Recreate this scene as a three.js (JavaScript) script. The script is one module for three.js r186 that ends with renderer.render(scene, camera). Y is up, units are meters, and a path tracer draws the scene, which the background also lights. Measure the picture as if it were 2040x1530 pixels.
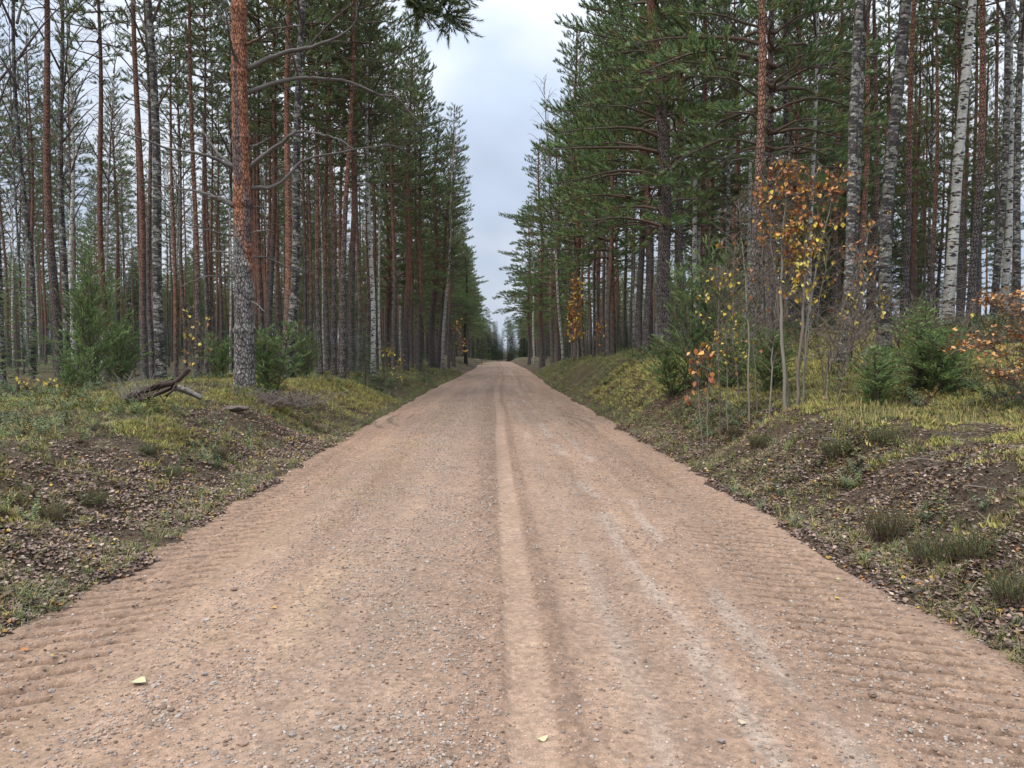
import * as THREE from 'three';

// ------------------------------------------------------------------ camera, sky, sun, exposure
const FPX = 1533, CAM = new THREE.Vector3(0, 1.6, 0);
const scene = new THREE.Scene();
const camera = new THREE.PerspectiveCamera(2 * Math.atan(765 / FPX) * 180 / Math.PI, 4 / 3, 0.1, 1500);
camera.position.copy(CAM);
camera.rotation.order = 'YXZ';
camera.rotation.set(-Math.atan((765 - 698) / FPX), -Math.atan((1020 - 978) / FPX), 0);
camera.updateMatrixWorld(true);
const renderer = new THREE.WebGLRenderer({ antialias: true });
renderer.setSize(1024, 768);
renderer.toneMapping = THREE.LinearToneMapping;
renderer.toneMappingExposure = 1.92;
renderer.shadowMap.enabled = true;
const SKY_LEVEL = 0.79;
const sun = new THREE.DirectionalLight(new THREE.Color(1.0, 0.93, 0.84), 1.5);
sun.position.set(-30, 62, 6); sun.target.position.set(0, 0, -20);
sun.castShadow = true; sun.shadow.radius = 50; sun.shadow.mapSize.set(2048, 2048);
Object.assign(sun.shadow.camera, { left: -80, right: 80, top: 120, bottom: -120, near: 1, far: 260 });
scene.add(sun, sun.target);

// ------------------------------------------------------------------ randomness and noise
function rng(seed) { let s = seed | 0; return () => { s = (s + 0x6d2b79f5) | 0; let t = Math.imul(s ^ (s >>> 15), 1 | s); t = (t + Math.imul(t ^ (t >>> 7), 61 | t)) ^ t; return ((t ^ (t >>> 14)) >>> 0) / 4294967296; }; }
const hash = (x, y, z = 0) => { let h = Math.imul(x, 374761393) ^ Math.imul(y, 668265263) ^ Math.imul(z, 1274126177); h = Math.imul(h ^ (h >>> 13), 1274126177); h ^= h >>> 16; return (h >>> 0) / 4294967296; };
const fade = (t) => t * t * (3 - 2 * t), lerp = (a, b, t) => a + (b - a) * t, clamp = (x, a = 0, b = 1) => Math.min(b, Math.max(a, x));
const sm = (x, a, b) => fade(clamp((x - a) / (b - a)));
function noise(x, y, s = 0, per = 0) {
  const ix = Math.floor(x), iy = Math.floor(y), fx = fade(x - ix), fy = fade(y - iy);
  const w = per ? (n) => ((n % per) + per) % per : (n) => n;
  const a = w(ix), b = w(ix + 1), c = w(iy), d = w(iy + 1);
  return lerp(lerp(hash(a, c, s), hash(b, c, s), fx), lerp(hash(a, d, s), hash(b, d, s), fx), fy);
}
function fbm(x, y, s = 0, oct = 4, per = 0) { let v = 0, a = 0.5, t = 0; for (let i = 0; i < oct; i++) { v += a * noise(x, y, s + i * 17, per); t += a; a *= 0.5; x *= 2; y *= 2; per *= 2; } return v / t; }
const interp = (tab, x) => { let i = 0; while (i < tab.length - 2 && x > tab[i + 1][0]) i++; const [a, va] = tab[i], [b, vb] = tab[i + 1]; return lerp(va, vb, fade(clamp((x - a) / (b - a)))); };

// ------------------------------------------------------------------ overcast sky
{
  const W = 1024, Hh = 512, data = new Float32Array(W * Hh * 4);
  for (let r = 0; r < Hh; r++) {
    const up = ((r + 0.5) / Hh - 0.5) * Math.PI, y = Math.sin(up);
    for (let c = 0; c < W; c++) {
      const az = ((c + 0.5) / W - 0.5) * 2 * Math.PI, cx = Math.cos(az) * Math.cos(up), cz = Math.sin(az) * Math.cos(up);
      const k = 1 / (Math.max(0, y) + 0.16), k2 = 1 / (Math.max(0, y) + 0.6), f = fbm(cx * k2 * 5 + 9, cz * k2 * 3.2 + y * 4 + 3, 5, 5), f2 = fbm(cx * k2 * 11 + 2, cz * k2 * 8 + y * 10 + 8, 61, 4);
      const L = SKY_LEVEL * (0.49 + 1.05 * Math.pow(Math.max(0, y), 1.6)) * (0.86 + 0.26 * (f - 0.5) + 0.12 * (f2 - 0.5)), thin = sm(f, 0.32, 0.68);
      const o = (r * W + c) * 4;
      const col = y > -0.02 ? [L * lerp(0.84, 1.03, thin), L * lerp(0.985, 1.11, thin), L * lerp(1.225, 1.24, thin)] : [0.1, 0.09, 0.07];
      data[o] = col[0]; data[o + 1] = col[1]; data[o + 2] = col[2]; data[o + 3] = 1;
    }
  }
  const t = new THREE.DataTexture(data, W, Hh, THREE.RGBAFormat, THREE.FloatType);
  t.mapping = THREE.EquirectangularReflectionMapping; t.magFilter = t.minFilter = THREE.LinearFilter; t.needsUpdate = true;
  scene.background = t; scene.environment = t;
}

// ------------------------------------------------------------------ naming, placing
const used = {};
const numbered = (n) => { const k = used[n] = (used[n] ?? -1) + 1; return k ? n + '_' + String(k).padStart(3, '0') : n; };
function tag(o, label, category, group, kind) { o.userData = { label }; if (category) o.userData.category = category; if (group) o.userData.group = group; if (kind) o.userData.kind = kind; return o; }
function thing(name, label, category, pos, group) { const g = new THREE.Group(); g.name = numbered(name); g.position.set(...pos); scene.add(g); return tag(g, label, category, group); }
function part(parent, name, geo, m) { const o = new THREE.Mesh(geo, m); o.name = name; o.castShadow = o.receiveShadow = true; parent.add(o); return o; }
const _v = new THREE.Vector3();
function pix(px, py, d) { _v.set(px / 1020 - 1, 1 - py / 765, 0.5).unproject(camera).sub(CAM); const k = -d / _v.z; return [CAM.x + _v.x * k, CAM.y + _v.y * k, -d]; }

// ------------------------------------------------------------------ terrain
const TC = [[0, 0], [30, 0.08], [55, 0.55], [80, 0.95], [120, 1.05], [150, 1.0], [190, 3], [260, 9], [900, 9]];
const TA = [[-30, 0.62], [9, 0.66], [13, 0.78], [16, 0.84], [28, 0.66], [42, 0.5], [65, 0.5], [100, 1.1], [150, 0.6], [260, 0.6], [900, 0.6]];
const TB = [[-30, 0.95], [8, 1.0], [12, 1.1], [22, 1.58], [45, 1.4], [65, 0.75], [76, 0.25], [90, 0.35], [112, 0.9], [150, 0.9], [900, 0.9]];
const roadX = (d) => interp(TC, d);
const roadY = (d) => d < 10 ? 0 : d < 150 ? -0.0043 * (d - 10) : -0.602 - 0.018 * (Math.min(d, 400) - 150);
const EDGE = 2.68;
function ground(x, z) {
  const d = -z, u = x - roadX(d), ry = roadY(d);
  const wob = (noise(d * 0.7, u > 0 ? 3 : 9, 3) - 0.5) * 0.22 + (noise(d * 3.1, u > 0 ? 3 : 9, 4) - 0.5) * 0.17 + (noise(d * 9, u > 0 ? 3 : 9, 6) - 0.5) * 0.07;
  const t = Math.abs(u) - EDGE + wob;
  if (t < -0.25) return ry - 0.08;
  const lip = -0.08 + 0.1 * sm(t, -0.25, 0.12);
  let h;
  if (u < 0) {
    const A = interp(TA, d);
    h = A * sm(t, -0.1, 2.3) + 0.06 * sm(t, 2.2, 3.6) - 0.38 * A * sm(t, 3.9, 6.5) + 0.55 * sm(t, 6, 60);
  } else {
    const B = interp(TB, d), far = 1 - sm(d, 45, 80);
    h = B * (0.8 * sm(t, -0.15, 1.8) + 0.2 * sm(t, 1.4, 4)) + far * (1.0 * sm(t, 2.5, 8.8) - 0.9 * sm(t, 12, 40));
  }
  const rough = sm(t, 0, 0.7);
  h += rough * ((fbm(x * 0.35, z * 0.35, 21, 3) - 0.5) * 0.34 + (fbm(x * 1.6, z * 1.6, 33, 3) - 0.5) * 0.14 + (noise(x * 7, z * 7, 44) - 0.5) * 0.03);
  return ry + lip + h;
}
const base = (px, d, py = 740) => { const p = pix(px, py, d); p[1] = ground(p[0], p[2]); return p; };

// ------------------------------------------------------------------ mesh builder
class MB {
  constructor() { this.p = []; this.n = []; this.c = []; this.uv = []; this.i = []; }
  v(x, y, z, nx, ny, nz, c, u = 0, w = 0) { this.p.push(x, y, z); this.n.push(nx, ny, nz); this.c.push(c[0], c[1], c[2]); this.uv.push(u, w); return this.p.length / 3 - 1; }
  blade(px, py, pz, dx, dy, dz, sx, sy, sz, len, w, c, c2) {        // one pointed triangle, lying along d with half width along s
    let nx = dy * sz - dz * sy, ny = dz * sx - dx * sz, nz = dx * sy - dy * sx; const l = Math.hypot(nx, ny, nz) || 1; nx /= l; ny /= l; nz /= l;
    const a = this.v(px - sx * w, py - sy * w, pz - sz * w, nx, ny, nz, c), b = this.v(px + sx * w, py + sy * w, pz + sz * w, nx, ny, nz, c), e = this.v(px + dx * len, py + dy * len, pz + dz * len, nx, ny, nz, c2 ?? c);
    this.i.push(b, a, e);
  }
  tube(pts, rad, seg, col, o = {}) {                                 // pts: Vector3 list, rad(t,i), col(t, angle) or colour
    const T = new THREE.Vector3(), N = new THREE.Vector3(), B = new THREE.Vector3(), n = pts.length; let start = this.p.length / 3, len = 0;
    N.set(1, 0, 0);
    for (let k = 0; k < n; k++) {
      T.subVectors(pts[Math.min(n - 1, k + 1)], pts[Math.max(0, k - 1)]).normalize();
      if (k === 0 && Math.abs(T.x) > 0.9) N.set(0, 0, 1);
      N.addScaledVector(T, -N.dot(T)).normalize(); B.crossVectors(T, N);
      if (k) len += pts[k].distanceTo(pts[k - 1]);
      const t = k / (n - 1);
      for (let j = 0; j <= seg; j++) {
        const a = j / seg * Math.PI * 2, ca = Math.cos(a), sa = Math.sin(a), r = typeof rad === 'function' ? rad(t, j % seg, k, a) : rad;
        const nx = N.x * ca + B.x * sa, ny = N.y * ca + B.y * sa, nz = N.z * ca + B.z * sa;
        this.v(pts[k].x + nx * r, pts[k].y + ny * r, pts[k].z + nz * r, nx, ny, nz, typeof col === 'function' ? col(t, a, pts[k]) : col, j / seg * (o.ur ?? 1), len * (o.vr ?? 1));
      }
    }
    for (let k = 0; k < n - 1; k++) for (let j = 0; j < seg; j++) { const a = start + k * (seg + 1) + j, b = a + seg + 1; this.i.push(a, a + 1, b, b, a + 1, b + 1); }
    if (o.cap) { const q = pts[n - 1], c = typeof col === 'function' ? col(1, 0, q) : col, e = this.v(q.x, q.y, q.z, T.x, T.y, T.z, o.cap === true ? c : o.cap), s0 = start + (n - 1) * (seg + 1); for (let j = 0; j < seg; j++) this.i.push(s0 + j, s0 + j + 1, e); }
  }
  geo(recompute) {
    const g = new THREE.BufferGeometry();
    g.setAttribute('position', new THREE.Float32BufferAttribute(this.p, 3)); g.setAttribute('normal', new THREE.Float32BufferAttribute(this.n, 3));
    g.setAttribute('color', new THREE.Float32BufferAttribute(this.c, 3)); g.setAttribute('uv', new THREE.Float32BufferAttribute(this.uv, 2)); g.setIndex(this.i);
    if (recompute) g.computeVertexNormals();
    return g;
  }
}
const V = (x, y, z) => new THREE.Vector3(x, y, z);
function smoothPath(pts, n) { return new THREE.CatmullRomCurve3(pts).getPoints(n); }

// ------------------------------------------------------------------ textures
function dataTex(n, m, f, srgb, repeat = true) {
  const d = new Uint8Array(n * m * 4);
  for (let y = 0; y < m; y++) for (let x = 0; x < n; x++) { const c = f(x, y), o = (y * n + x) * 4; if (typeof c === 'number') d[o] = d[o + 1] = d[o + 2] = clamp(c) * 255; else for (let k = 0; k < 3; k++) d[o + k] = clamp(c[k]) * 255; d[o + 3] = 255; }
  const t = new THREE.DataTexture(d, n, m); t.magFilter = t.minFilter = THREE.LinearFilter; t.wrapS = t.wrapT = repeat ? THREE.RepeatWrapping : THREE.ClampToEdgeWrapping;
  if (srgb) t.colorSpace = THREE.SRGBColorSpace; t.needsUpdate = true; return t;
}
function field(n, m, f) { const a = new Float32Array(n * m); for (let y = 0; y < m; y++) for (let x = 0; x < n; x++) a[y * n + x] = f(x / n, y / m); return a; }
function worley(n, m, gx, gy, seed, stretch) {                      // distance to the nearest cell border, tileable
  return field(n, m, (u, v) => {
    const x = u * gx, y = v * gy + 0.35 * Math.sin(u * 6.28 * 2); let f1 = 9, f2 = 9, id = 0; const ix = Math.floor(x), iy = Math.floor(y);
    for (let a = -1; a <= 1; a++) for (let b = -1; b <= 1; b++) { const wx = ((ix + a) % gx + gx) % gx, wy = ((iy + b) % gy + gy) % gy, px = ix + a + hash(wx, wy, seed), py = iy + b + hash(wx, wy, seed + 1), dd = Math.hypot(px - x, (py - y) * stretch); if (dd < f1) { f2 = f1; f1 = dd; id = hash(wx, wy, seed + 2); } else if (dd < f2) f2 = dd; }
    return Math.min(0.999, (f2 - f1)) + Math.floor(id * 8) * 0;
  });
}
const N1 = 512;
// pine bark: plates parted by fissures
const barkF = worley(256, 512, 7, 9, 7, 0.8), barkG = worley(256, 512, 14, 24, 17, 0.9);
const barkVal = (x, y) => { const i = y * 256 + x, e = sm(barkF[i], 0.02, 0.3), e2 = sm(barkG[i], 0, 0.3), nn = fbm(x / 256 * 8, y / 512 * 16, 3, 4, 8); return { h: 0.62 * e + 0.25 * e2 + 0.2 * nn - 0.1, c: (0.42 + 0.46 * e) * (0.8 + 0.2 * e2) * (0.72 + 0.56 * nn) }; };
const barkTex = dataTex(256, 512, (x, y) => barkVal(x, y).c, true), barkBump = dataTex(256, 512, (x, y) => barkVal(x, y).h);
// birch bark: white paper with dark lenticels and scars, in a pale and in a dark, fissured kind
function birchTex(dark, seed) {
  const W = 512, Hh = 1024, c = document.createElement('canvas'); c.width = W; c.height = Hh; const g = c.getContext('2d'), r = rng(seed);
  g.fillStyle = dark ? '#a9a7a2' : '#c9c7c0'; g.fillRect(0, 0, W, Hh);
  for (let k = 0; k < 900; k++) { const v = dark ? 110 + r() * 90 : 165 + r() * 70; g.fillStyle = `rgba(${v | 0},${(v * 0.985) | 0},${(v * (0.93 + r() * 0.05)) | 0},0.35)`; const w = 30 + r() * 160, h = 3 + r() * 26, x = r() * W, y = r() * Hh; for (const ox of [-W, 0]) for (const oy of [-Hh, 0]) { g.beginPath(); g.ellipse(x + ox, y + oy, w / 2, h / 2, 0, 0, 7); g.fill(); } }
  const dash = (x, y, w, h, a) => { g.fillStyle = `rgba(${34 + r() * 34 | 0},${32 + r() * 30 | 0},${30 + r() * 28 | 0},${a})`; for (const ox of [-W, 0, W]) for (const oy of [-Hh, 0]) { g.beginPath(); g.moveTo(x + ox - w / 2, y + oy); for (let t = 0; t <= 8; t++) g.lineTo(x + ox - w / 2 + w * t / 8, y + oy - h * (0.3 + 0.7 * Math.sin(Math.PI * t / 8)) * (0.6 + hash(x | 0, t, y | 0) * 0.8)); for (let t = 8; t >= 0; t--) g.lineTo(x + ox - w / 2 + w * t / 8, y + oy + h * Math.sin(Math.PI * t / 8) * (0.3 + hash(y | 0, t, x | 0) * 0.8)); g.fill(); } };
  for (let k = 0; k < 420; k++) dash(r() * W, r() * Hh, 12 + r() * 46, 1 + r() * 2.2, 0.55);
  for (let k = 0; k < (dark ? 330 : 70); k++) dash(r() * W, r() * Hh, 40 + r() * (dark ? 130 : 110), 5 + r() * (dark ? 13 : 15), dark ? 0.5 : 0.8);
  for (let k = 0; k < (dark ? 100 : 8); k++) { const x = r() * W, y = r() * Hh; for (let j = 0; j < 5; j++) dash(x + (r() - 0.5) * 60, y + (r() - 0.5) * 50, 30 + r() * 60, 8 + r() * 16, dark ? 0.42 : 0.65); }
  const t = new THREE.CanvasTexture(c); t.wrapS = t.wrapT = THREE.RepeatWrapping; t.colorSpace = THREE.SRGBColorSpace; return t;
}
const birchPale = birchTex(false, 5), birchDark = birchTex(true, 8), birchBump = barkBump;
// compacted sandy dirt: grains and small pits
const pebF = worley(1024, 1024, 90, 90, 91, 1), pebG = worley(1024, 1024, 38, 38, 95, 1);
const dirtH = field(1024, 1024, (u, v) => fbm(u * 60, v * 60, 71, 3, 60));
const dirtTex = dataTex(1024, 1024, (x, y) => {
  const i = y * 1024 + x, n = fbm(x / 1024 * 8, y / 1024 * 8, 40, 4, 8), g = dirtH[i], id = hash(x >> 1, y >> 1, 3);
  const v = 0.78 + 0.16 * (n - 0.5) + 0.30 * (g - 0.5) + 0.10 * (id - 0.5) + 0.10 * sm(pebF[i], 0.5, 0.8) - 0.10 * (1 - sm(pebF[i], 0, 0.2)) * sm(n, 0.45, 0.6), w = 0;
  return [v + w, v, v - w];
}, true);
const dirtBump = dataTex(1024, 1024, (x, y) => { const i = y * 1024 + x; return 0.35 * sm(pebF[i], 0, 0.5) * dirtH[i] + 0.5 * dirtH[i] + 0.3 * sm(pebG[i], 0.35, 0.75); });
// forest floor: needles, bits of leaf and twig lying every way
function litterTex() {
  const W = 1024, c = document.createElement('canvas'); c.width = c.height = W; const g = c.getContext('2d'), r = rng(77);
  g.fillStyle = '#8c8680'; g.fillRect(0, 0, W, W);
  for (let k = 0; k < 26000; k++) {
    const x = r() * W, y = r() * W, a = r() * 6.28, L = 4 + r() * 22, v = 70 + r() * 170; g.strokeStyle = `rgba(${v | 0},${(v * 0.95) | 0},${(v * (0.82 + 0.12 * r())) | 0},0.7)`; g.lineWidth = 0.8 + r() * 2.4;
    for (const ox of [-W, 0]) for (const oy of [-W, 0]) { g.beginPath(); g.moveTo(x + ox, y + oy); g.lineTo(x + ox + Math.cos(a) * L, y + oy + Math.sin(a) * L); g.stroke(); }
  }
  for (let k = 0; k < 2600; k++) { const x = r() * W, y = r() * W, v = 50 + r() * 190; g.fillStyle = `rgba(${v | 0},${(v * 0.94) | 0},${(v * 0.85) | 0},0.75)`; const w = 3 + r() * 9, h = 2 + r() * 5, a = r() * 6.28; for (const ox of [-W, 0]) for (const oy of [-W, 0]) { g.beginPath(); g.ellipse(x + ox, y + oy, w, h, a, 0, 7); g.fill(); } }
  const t = new THREE.CanvasTexture(c); t.wrapS = t.wrapT = THREE.RepeatWrapping; t.colorSpace = THREE.SRGBColorSpace; return t;
}
const litter = litterTex(), litterB = litter.clone(); litterB.colorSpace = THREE.NoColorSpace;

// ------------------------------------------------------------------ materials
const std = (o) => new THREE.MeshStandardMaterial({ roughness: 0.95, metalness: 0, vertexColors: true, ...o });
const M = {
  road: std({ map: dirtTex, bumpMap: dirtBump, bumpScale: 0.004, roughness: 1 }),
  floor: std({ map: litter, bumpMap: litterB, bumpScale: 0.035, roughness: 1 }),
  pine: std({ map: barkTex, bumpMap: barkBump, bumpScale: 0.025 }),
  birchPale: std({ map: birchPale, bumpMap: birchBump, bumpScale: 0.006 }),
  birchDark: std({ map: birchDark, bumpMap: birchBump, bumpScale: 0.02 }),
  plain: std({}),
  heroBark: std({ map: barkTex, bumpMap: barkBump, bumpScale: 0.014 }),
  needle: std({ roughness: 0.7, side: THREE.DoubleSide }),
  leaf: std({ roughness: 0.65, side: THREE.DoubleSide }),
  tint: new THREE.MeshStandardMaterial({ roughness: 0.9, side: THREE.DoubleSide }),
  stone: new THREE.MeshStandardMaterial({ roughness: 0.95 }),
};

// ------------------------------------------------------------------ the setting: forest floor and road
const mixc = (a, b, t) => [lerp(a[0], b[0], t), lerp(a[1], b[1], t), lerp(a[2], b[2], t)];
function sheet(xs, zs, f, uvs) {
  const nx = xs.length, nz = zs.length, p = new Float32Array(nx * nz * 3), c = new Float32Array(nx * nz * 3), uv = new Float32Array(nx * nz * 2), idx = new Uint32Array((nx - 1) * (nz - 1) * 6); let o = 0;
  for (let j = 0; j < nz; j++) for (let i = 0; i < nx; i++) { const k = j * nx + i, r = f(xs[i], zs[j]); p.set([r[0], r[1], zs[j]], k * 3); c.set(r[2], k * 3); uv.set([r[0] / uvs, zs[j] / uvs], k * 2); }
  for (let j = 0; j < nz - 1; j++) for (let i = 0; i < nx - 1; i++) { const a = j * nx + i, b = a + nx; idx.set([a, a + 1, b, b, a + 1, b + 1], o); o += 6; }
  const g = new THREE.BufferGeometry(); g.setAttribute('position', new THREE.BufferAttribute(p, 3)); g.setAttribute('color', new THREE.BufferAttribute(c, 3)); g.setAttribute('uv', new THREE.BufferAttribute(uv, 2)); g.setIndex(new THREE.BufferAttribute(idx, 1)); g.computeVertexNormals();
  const n = g.attributes.normal; if (n.getY(0) < 0) { for (let k = 0; k < idx.length; k += 3) { const t = idx[k]; idx[k] = idx[k + 1]; idx[k + 1] = t; } g.computeVertexNormals(); }
  return g;
}
function mossAmount(x, z) {
  const d = -z, u = x - roadX(d), t = Math.abs(u) - EDGE;
  const n = fbm(x * 0.7, z * 0.7, 81, 4), m = fbm(x * 2.2, z * 2.2, 85, 3);
  return clamp(sm(n * 0.65 + m * 0.35, 0.42, 0.62) * sm(t, 0.4, 2.4) + 0.75 * sm(t, 4.5, 8) * sm(n, 0.3, 0.5) + 0.5 * sm(d, 14, 26) * sm(t, 0.05, 0.8) + (u > 0 ? 0.55 * sm(t, 1.1, 2.1) * sm(m, 0.3, 0.55) : 0));
}
const BROWN = [0.31, 0.225, 0.15], SOIL = [0.24, 0.172, 0.12], MOSS = [0.30, 0.265, 0.095], GREEN = [0.205, 0.215, 0.085], STRAW = [0.36, 0.285, 0.16];
function floorColor(x, z) {
  const n = fbm(x * 1.3, z * 1.3, 91, 3), g = fbm(x * 0.5 + 7, z * 0.5, 95, 3), m = mossAmount(x, z);
  let c = mixc(SOIL, BROWN, sm(n, 0.3, 0.65)); c = mixc(c, mixc(MOSS, GREEN, sm(g, 0.4, 0.6)), m * 0.85); c = mixc(c, STRAW, 0.5 * sm(fbm(x * 0.9, z * 0.9, 99, 3), 0.56, 0.7));
  return c;
}
{
  const zs = [], xs = []; let d = -14;
  while (d < 620) { zs.push(-d); d += d < 1.5 ? 1.2 : Math.max(0.035, d * 0.0125); }
  let x = 0; const half = [0, 1.2, 2.2]; x = 2.36;
  while (x < 420) { half.push(x); x += x < 4.8 ? 0.035 : x < 9 ? 0.07 : 0.04 * x; }
  for (let k = half.length - 1; k > 0; k--) xs.push(-half[k]); xs.push(...half);
  const g = sheet(xs, zs, (u, z) => { const X = u + roadX(-z); return [X, ground(X, z), floorColor(X, z)]; }, 1.1);
  const o = new THREE.Mesh(g, M.floor); o.name = 'forest_floor'; o.receiveShadow = true; scene.add(o); tag(o, 'mossy forest floor and verges of brown soil and leaf litter beside the road', null, null, 'structure');
}
// road: crown, wheel tracks, ribbed tyre prints along both edges
function ribs(u, d) {                                              // ribbed prints pressed by broad tyre lugs
  let h = 0, grooveShade = 0; const fadeFar = 1 - sm(d, 16, 30);
  if (fadeFar <= 0) return [0, 0];
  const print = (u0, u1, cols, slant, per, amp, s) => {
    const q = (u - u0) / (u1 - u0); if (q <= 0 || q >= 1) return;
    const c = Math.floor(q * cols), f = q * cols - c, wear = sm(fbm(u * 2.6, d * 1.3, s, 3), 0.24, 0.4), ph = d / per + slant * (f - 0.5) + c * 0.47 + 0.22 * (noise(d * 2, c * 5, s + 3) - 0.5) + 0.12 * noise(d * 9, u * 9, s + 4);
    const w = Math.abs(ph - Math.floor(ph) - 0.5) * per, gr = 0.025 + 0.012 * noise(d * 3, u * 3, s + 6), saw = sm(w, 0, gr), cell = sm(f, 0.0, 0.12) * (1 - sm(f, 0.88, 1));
    grooveShade += (1 - (0.62 + 0.38 * cell) * sm(w, gr * 0.25, gr * 1.1)) * wear * sm(q, 0, 0.06) * (1 - sm(q, 0.94, 1));  // mask for the shade lines painted along grooves and column gaps
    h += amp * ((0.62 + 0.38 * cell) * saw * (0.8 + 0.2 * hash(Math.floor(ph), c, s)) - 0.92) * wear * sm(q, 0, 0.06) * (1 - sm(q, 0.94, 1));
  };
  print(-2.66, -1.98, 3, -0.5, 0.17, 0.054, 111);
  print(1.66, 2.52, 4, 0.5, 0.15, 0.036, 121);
  return [h * fadeFar, grooveShade * fadeFar];
}
const streak = (u, a, b, e = 0.06) => sm(u, a - e, a + e) * (1 - sm(u, b - e, b + e));
function roadSurface(u, d) {
  const wander = (noise(d * 0.28, 1, 131) - 0.5) * 0.12, v = u + wander * 0.6, ry = roadY(d);
  const clod = fbm(u * 9, d * 9, 141, 3) - 0.5, long = fbm(u * 5, d * 0.22, 147, 4), n = fbm(u * 1.6, d * 0.6, 151, 4), fine = noise(u * 26, d * 26, 155);
  const smooth = sm(v, 0.03, 0.06) * (1 - sm(v, 0.23, 0.27)) * (0.55 + 0.6 * n) * (1 - 0.6 * sm(d, 16, 50)) + 0.7 * streak(v, 0.42, 0.95, 0.12) + 0.5 * streak(v, -1.95, -1.5, 0.15), dark = (sm(v, -0.36, -0.12) * (1 - sm(v, 0.025, 0.06)) + 1.1 * sm(v, 0.235, 0.27) * (1 - sm(v, 0.33, 0.42))) * (0.35 + 0.9 * sm(noise(u * 13, d * 5, 157) * 0.6 + fine * 0.4, 0.3, 0.65)) * (1 - 0.6 * sm(d, 16, 50));
  let h = 0.035 * (1 - (u / 2.7) ** 2) + 0.02 * (n - 0.5) + (0.014 * clod + 0.004 * fine) * (1 - 0.75 * clamp(smooth)) * (1 - 0.7 * (streak(u, -2.66, -1.98) + streak(u, 1.7, 2.5)) * (1 - sm(d, 14, 24))) - 0.010 * clamp(smooth) + 0.008 * dark * (0.6 + fine) + 0.012 * (long - 0.5);
  const pileL = streak(u, -2.78, -2.5, 0.1); const [rh, grooveShade] = ribs(u, d); h += rh + 0.01 * pileL * fine;
  h -= 0.28 * sm(Math.abs(u), 2.72, 3.0);
  const tone = 1 + 0.5 * (long - 0.5) + 0.26 * (n - 0.5) + 0.16 * (fine - 0.5);
  let c = [0.525, 0.338, 0.225];
  c = mixc(c, [0.53, 0.35, 0.238], sm(u, 0.4, 2) * 0.5); c = mixc(c, [0.55, 0.36, 0.20], 0.6 * streak(u, -1.9, -0.9, 0.3) * sm(fbm(u * 2, d * 0.7, 161, 3), 0.48, 0.66));
  c = mixc(c, [0.61, 0.43, 0.305], 0.5 * clamp(smooth)); c = mixc(c, [0.30, 0.195, 0.135], 0.55 * clamp(dark) * (0.6 + 0.8 * n));
  c = mixc(c, [0.53, 0.38, 0.275], 0.45 * streak(u, -1.2, -0.3, 0.25));
  c = mixc(c, [0.23, 0.146, 0.10], clamp(0.65 * grooveShade));                     // shade painted into the pressed grooves as a darker road colour
  const pale = sm(fbm(u * 4, d * 0.9, 171, 3), 0.46, 0.62) * (streak(v, 0.98, 1.12, 0.07) + 0.9 * streak(v, 1.34, 1.46, 0.05) + 0.5 * streak(v, 0.6, 0.72, 0.05));
  c = mixc(c, [0.74, 0.61, 0.5], clamp(0.55 * pale));
  return [ry + h, c.map((q) => q * tone * 0.9)];
}
let road;
{
  const xs = [], zs = []; for (let k = 0; k <= 230; k++) xs.push(-3 + 6 * k / 230);
  let d = 1.6; zs.push(20, 8, 0); while (d < 420) { zs.push(-d); d += d < 2.5 ? 0.05 : d < 5.5 ? 0.009 : d < 9 ? 0.0135 : d < 16 ? 0.026 : 0.009 * d; }
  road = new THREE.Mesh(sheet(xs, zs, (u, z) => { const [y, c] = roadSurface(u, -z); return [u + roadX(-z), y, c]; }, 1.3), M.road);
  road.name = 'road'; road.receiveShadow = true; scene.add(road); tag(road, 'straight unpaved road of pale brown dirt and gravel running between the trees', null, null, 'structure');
}
const roadAt = (u, d) => [u + roadX(d), roadSurface(u, d)[0], -d];

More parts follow.
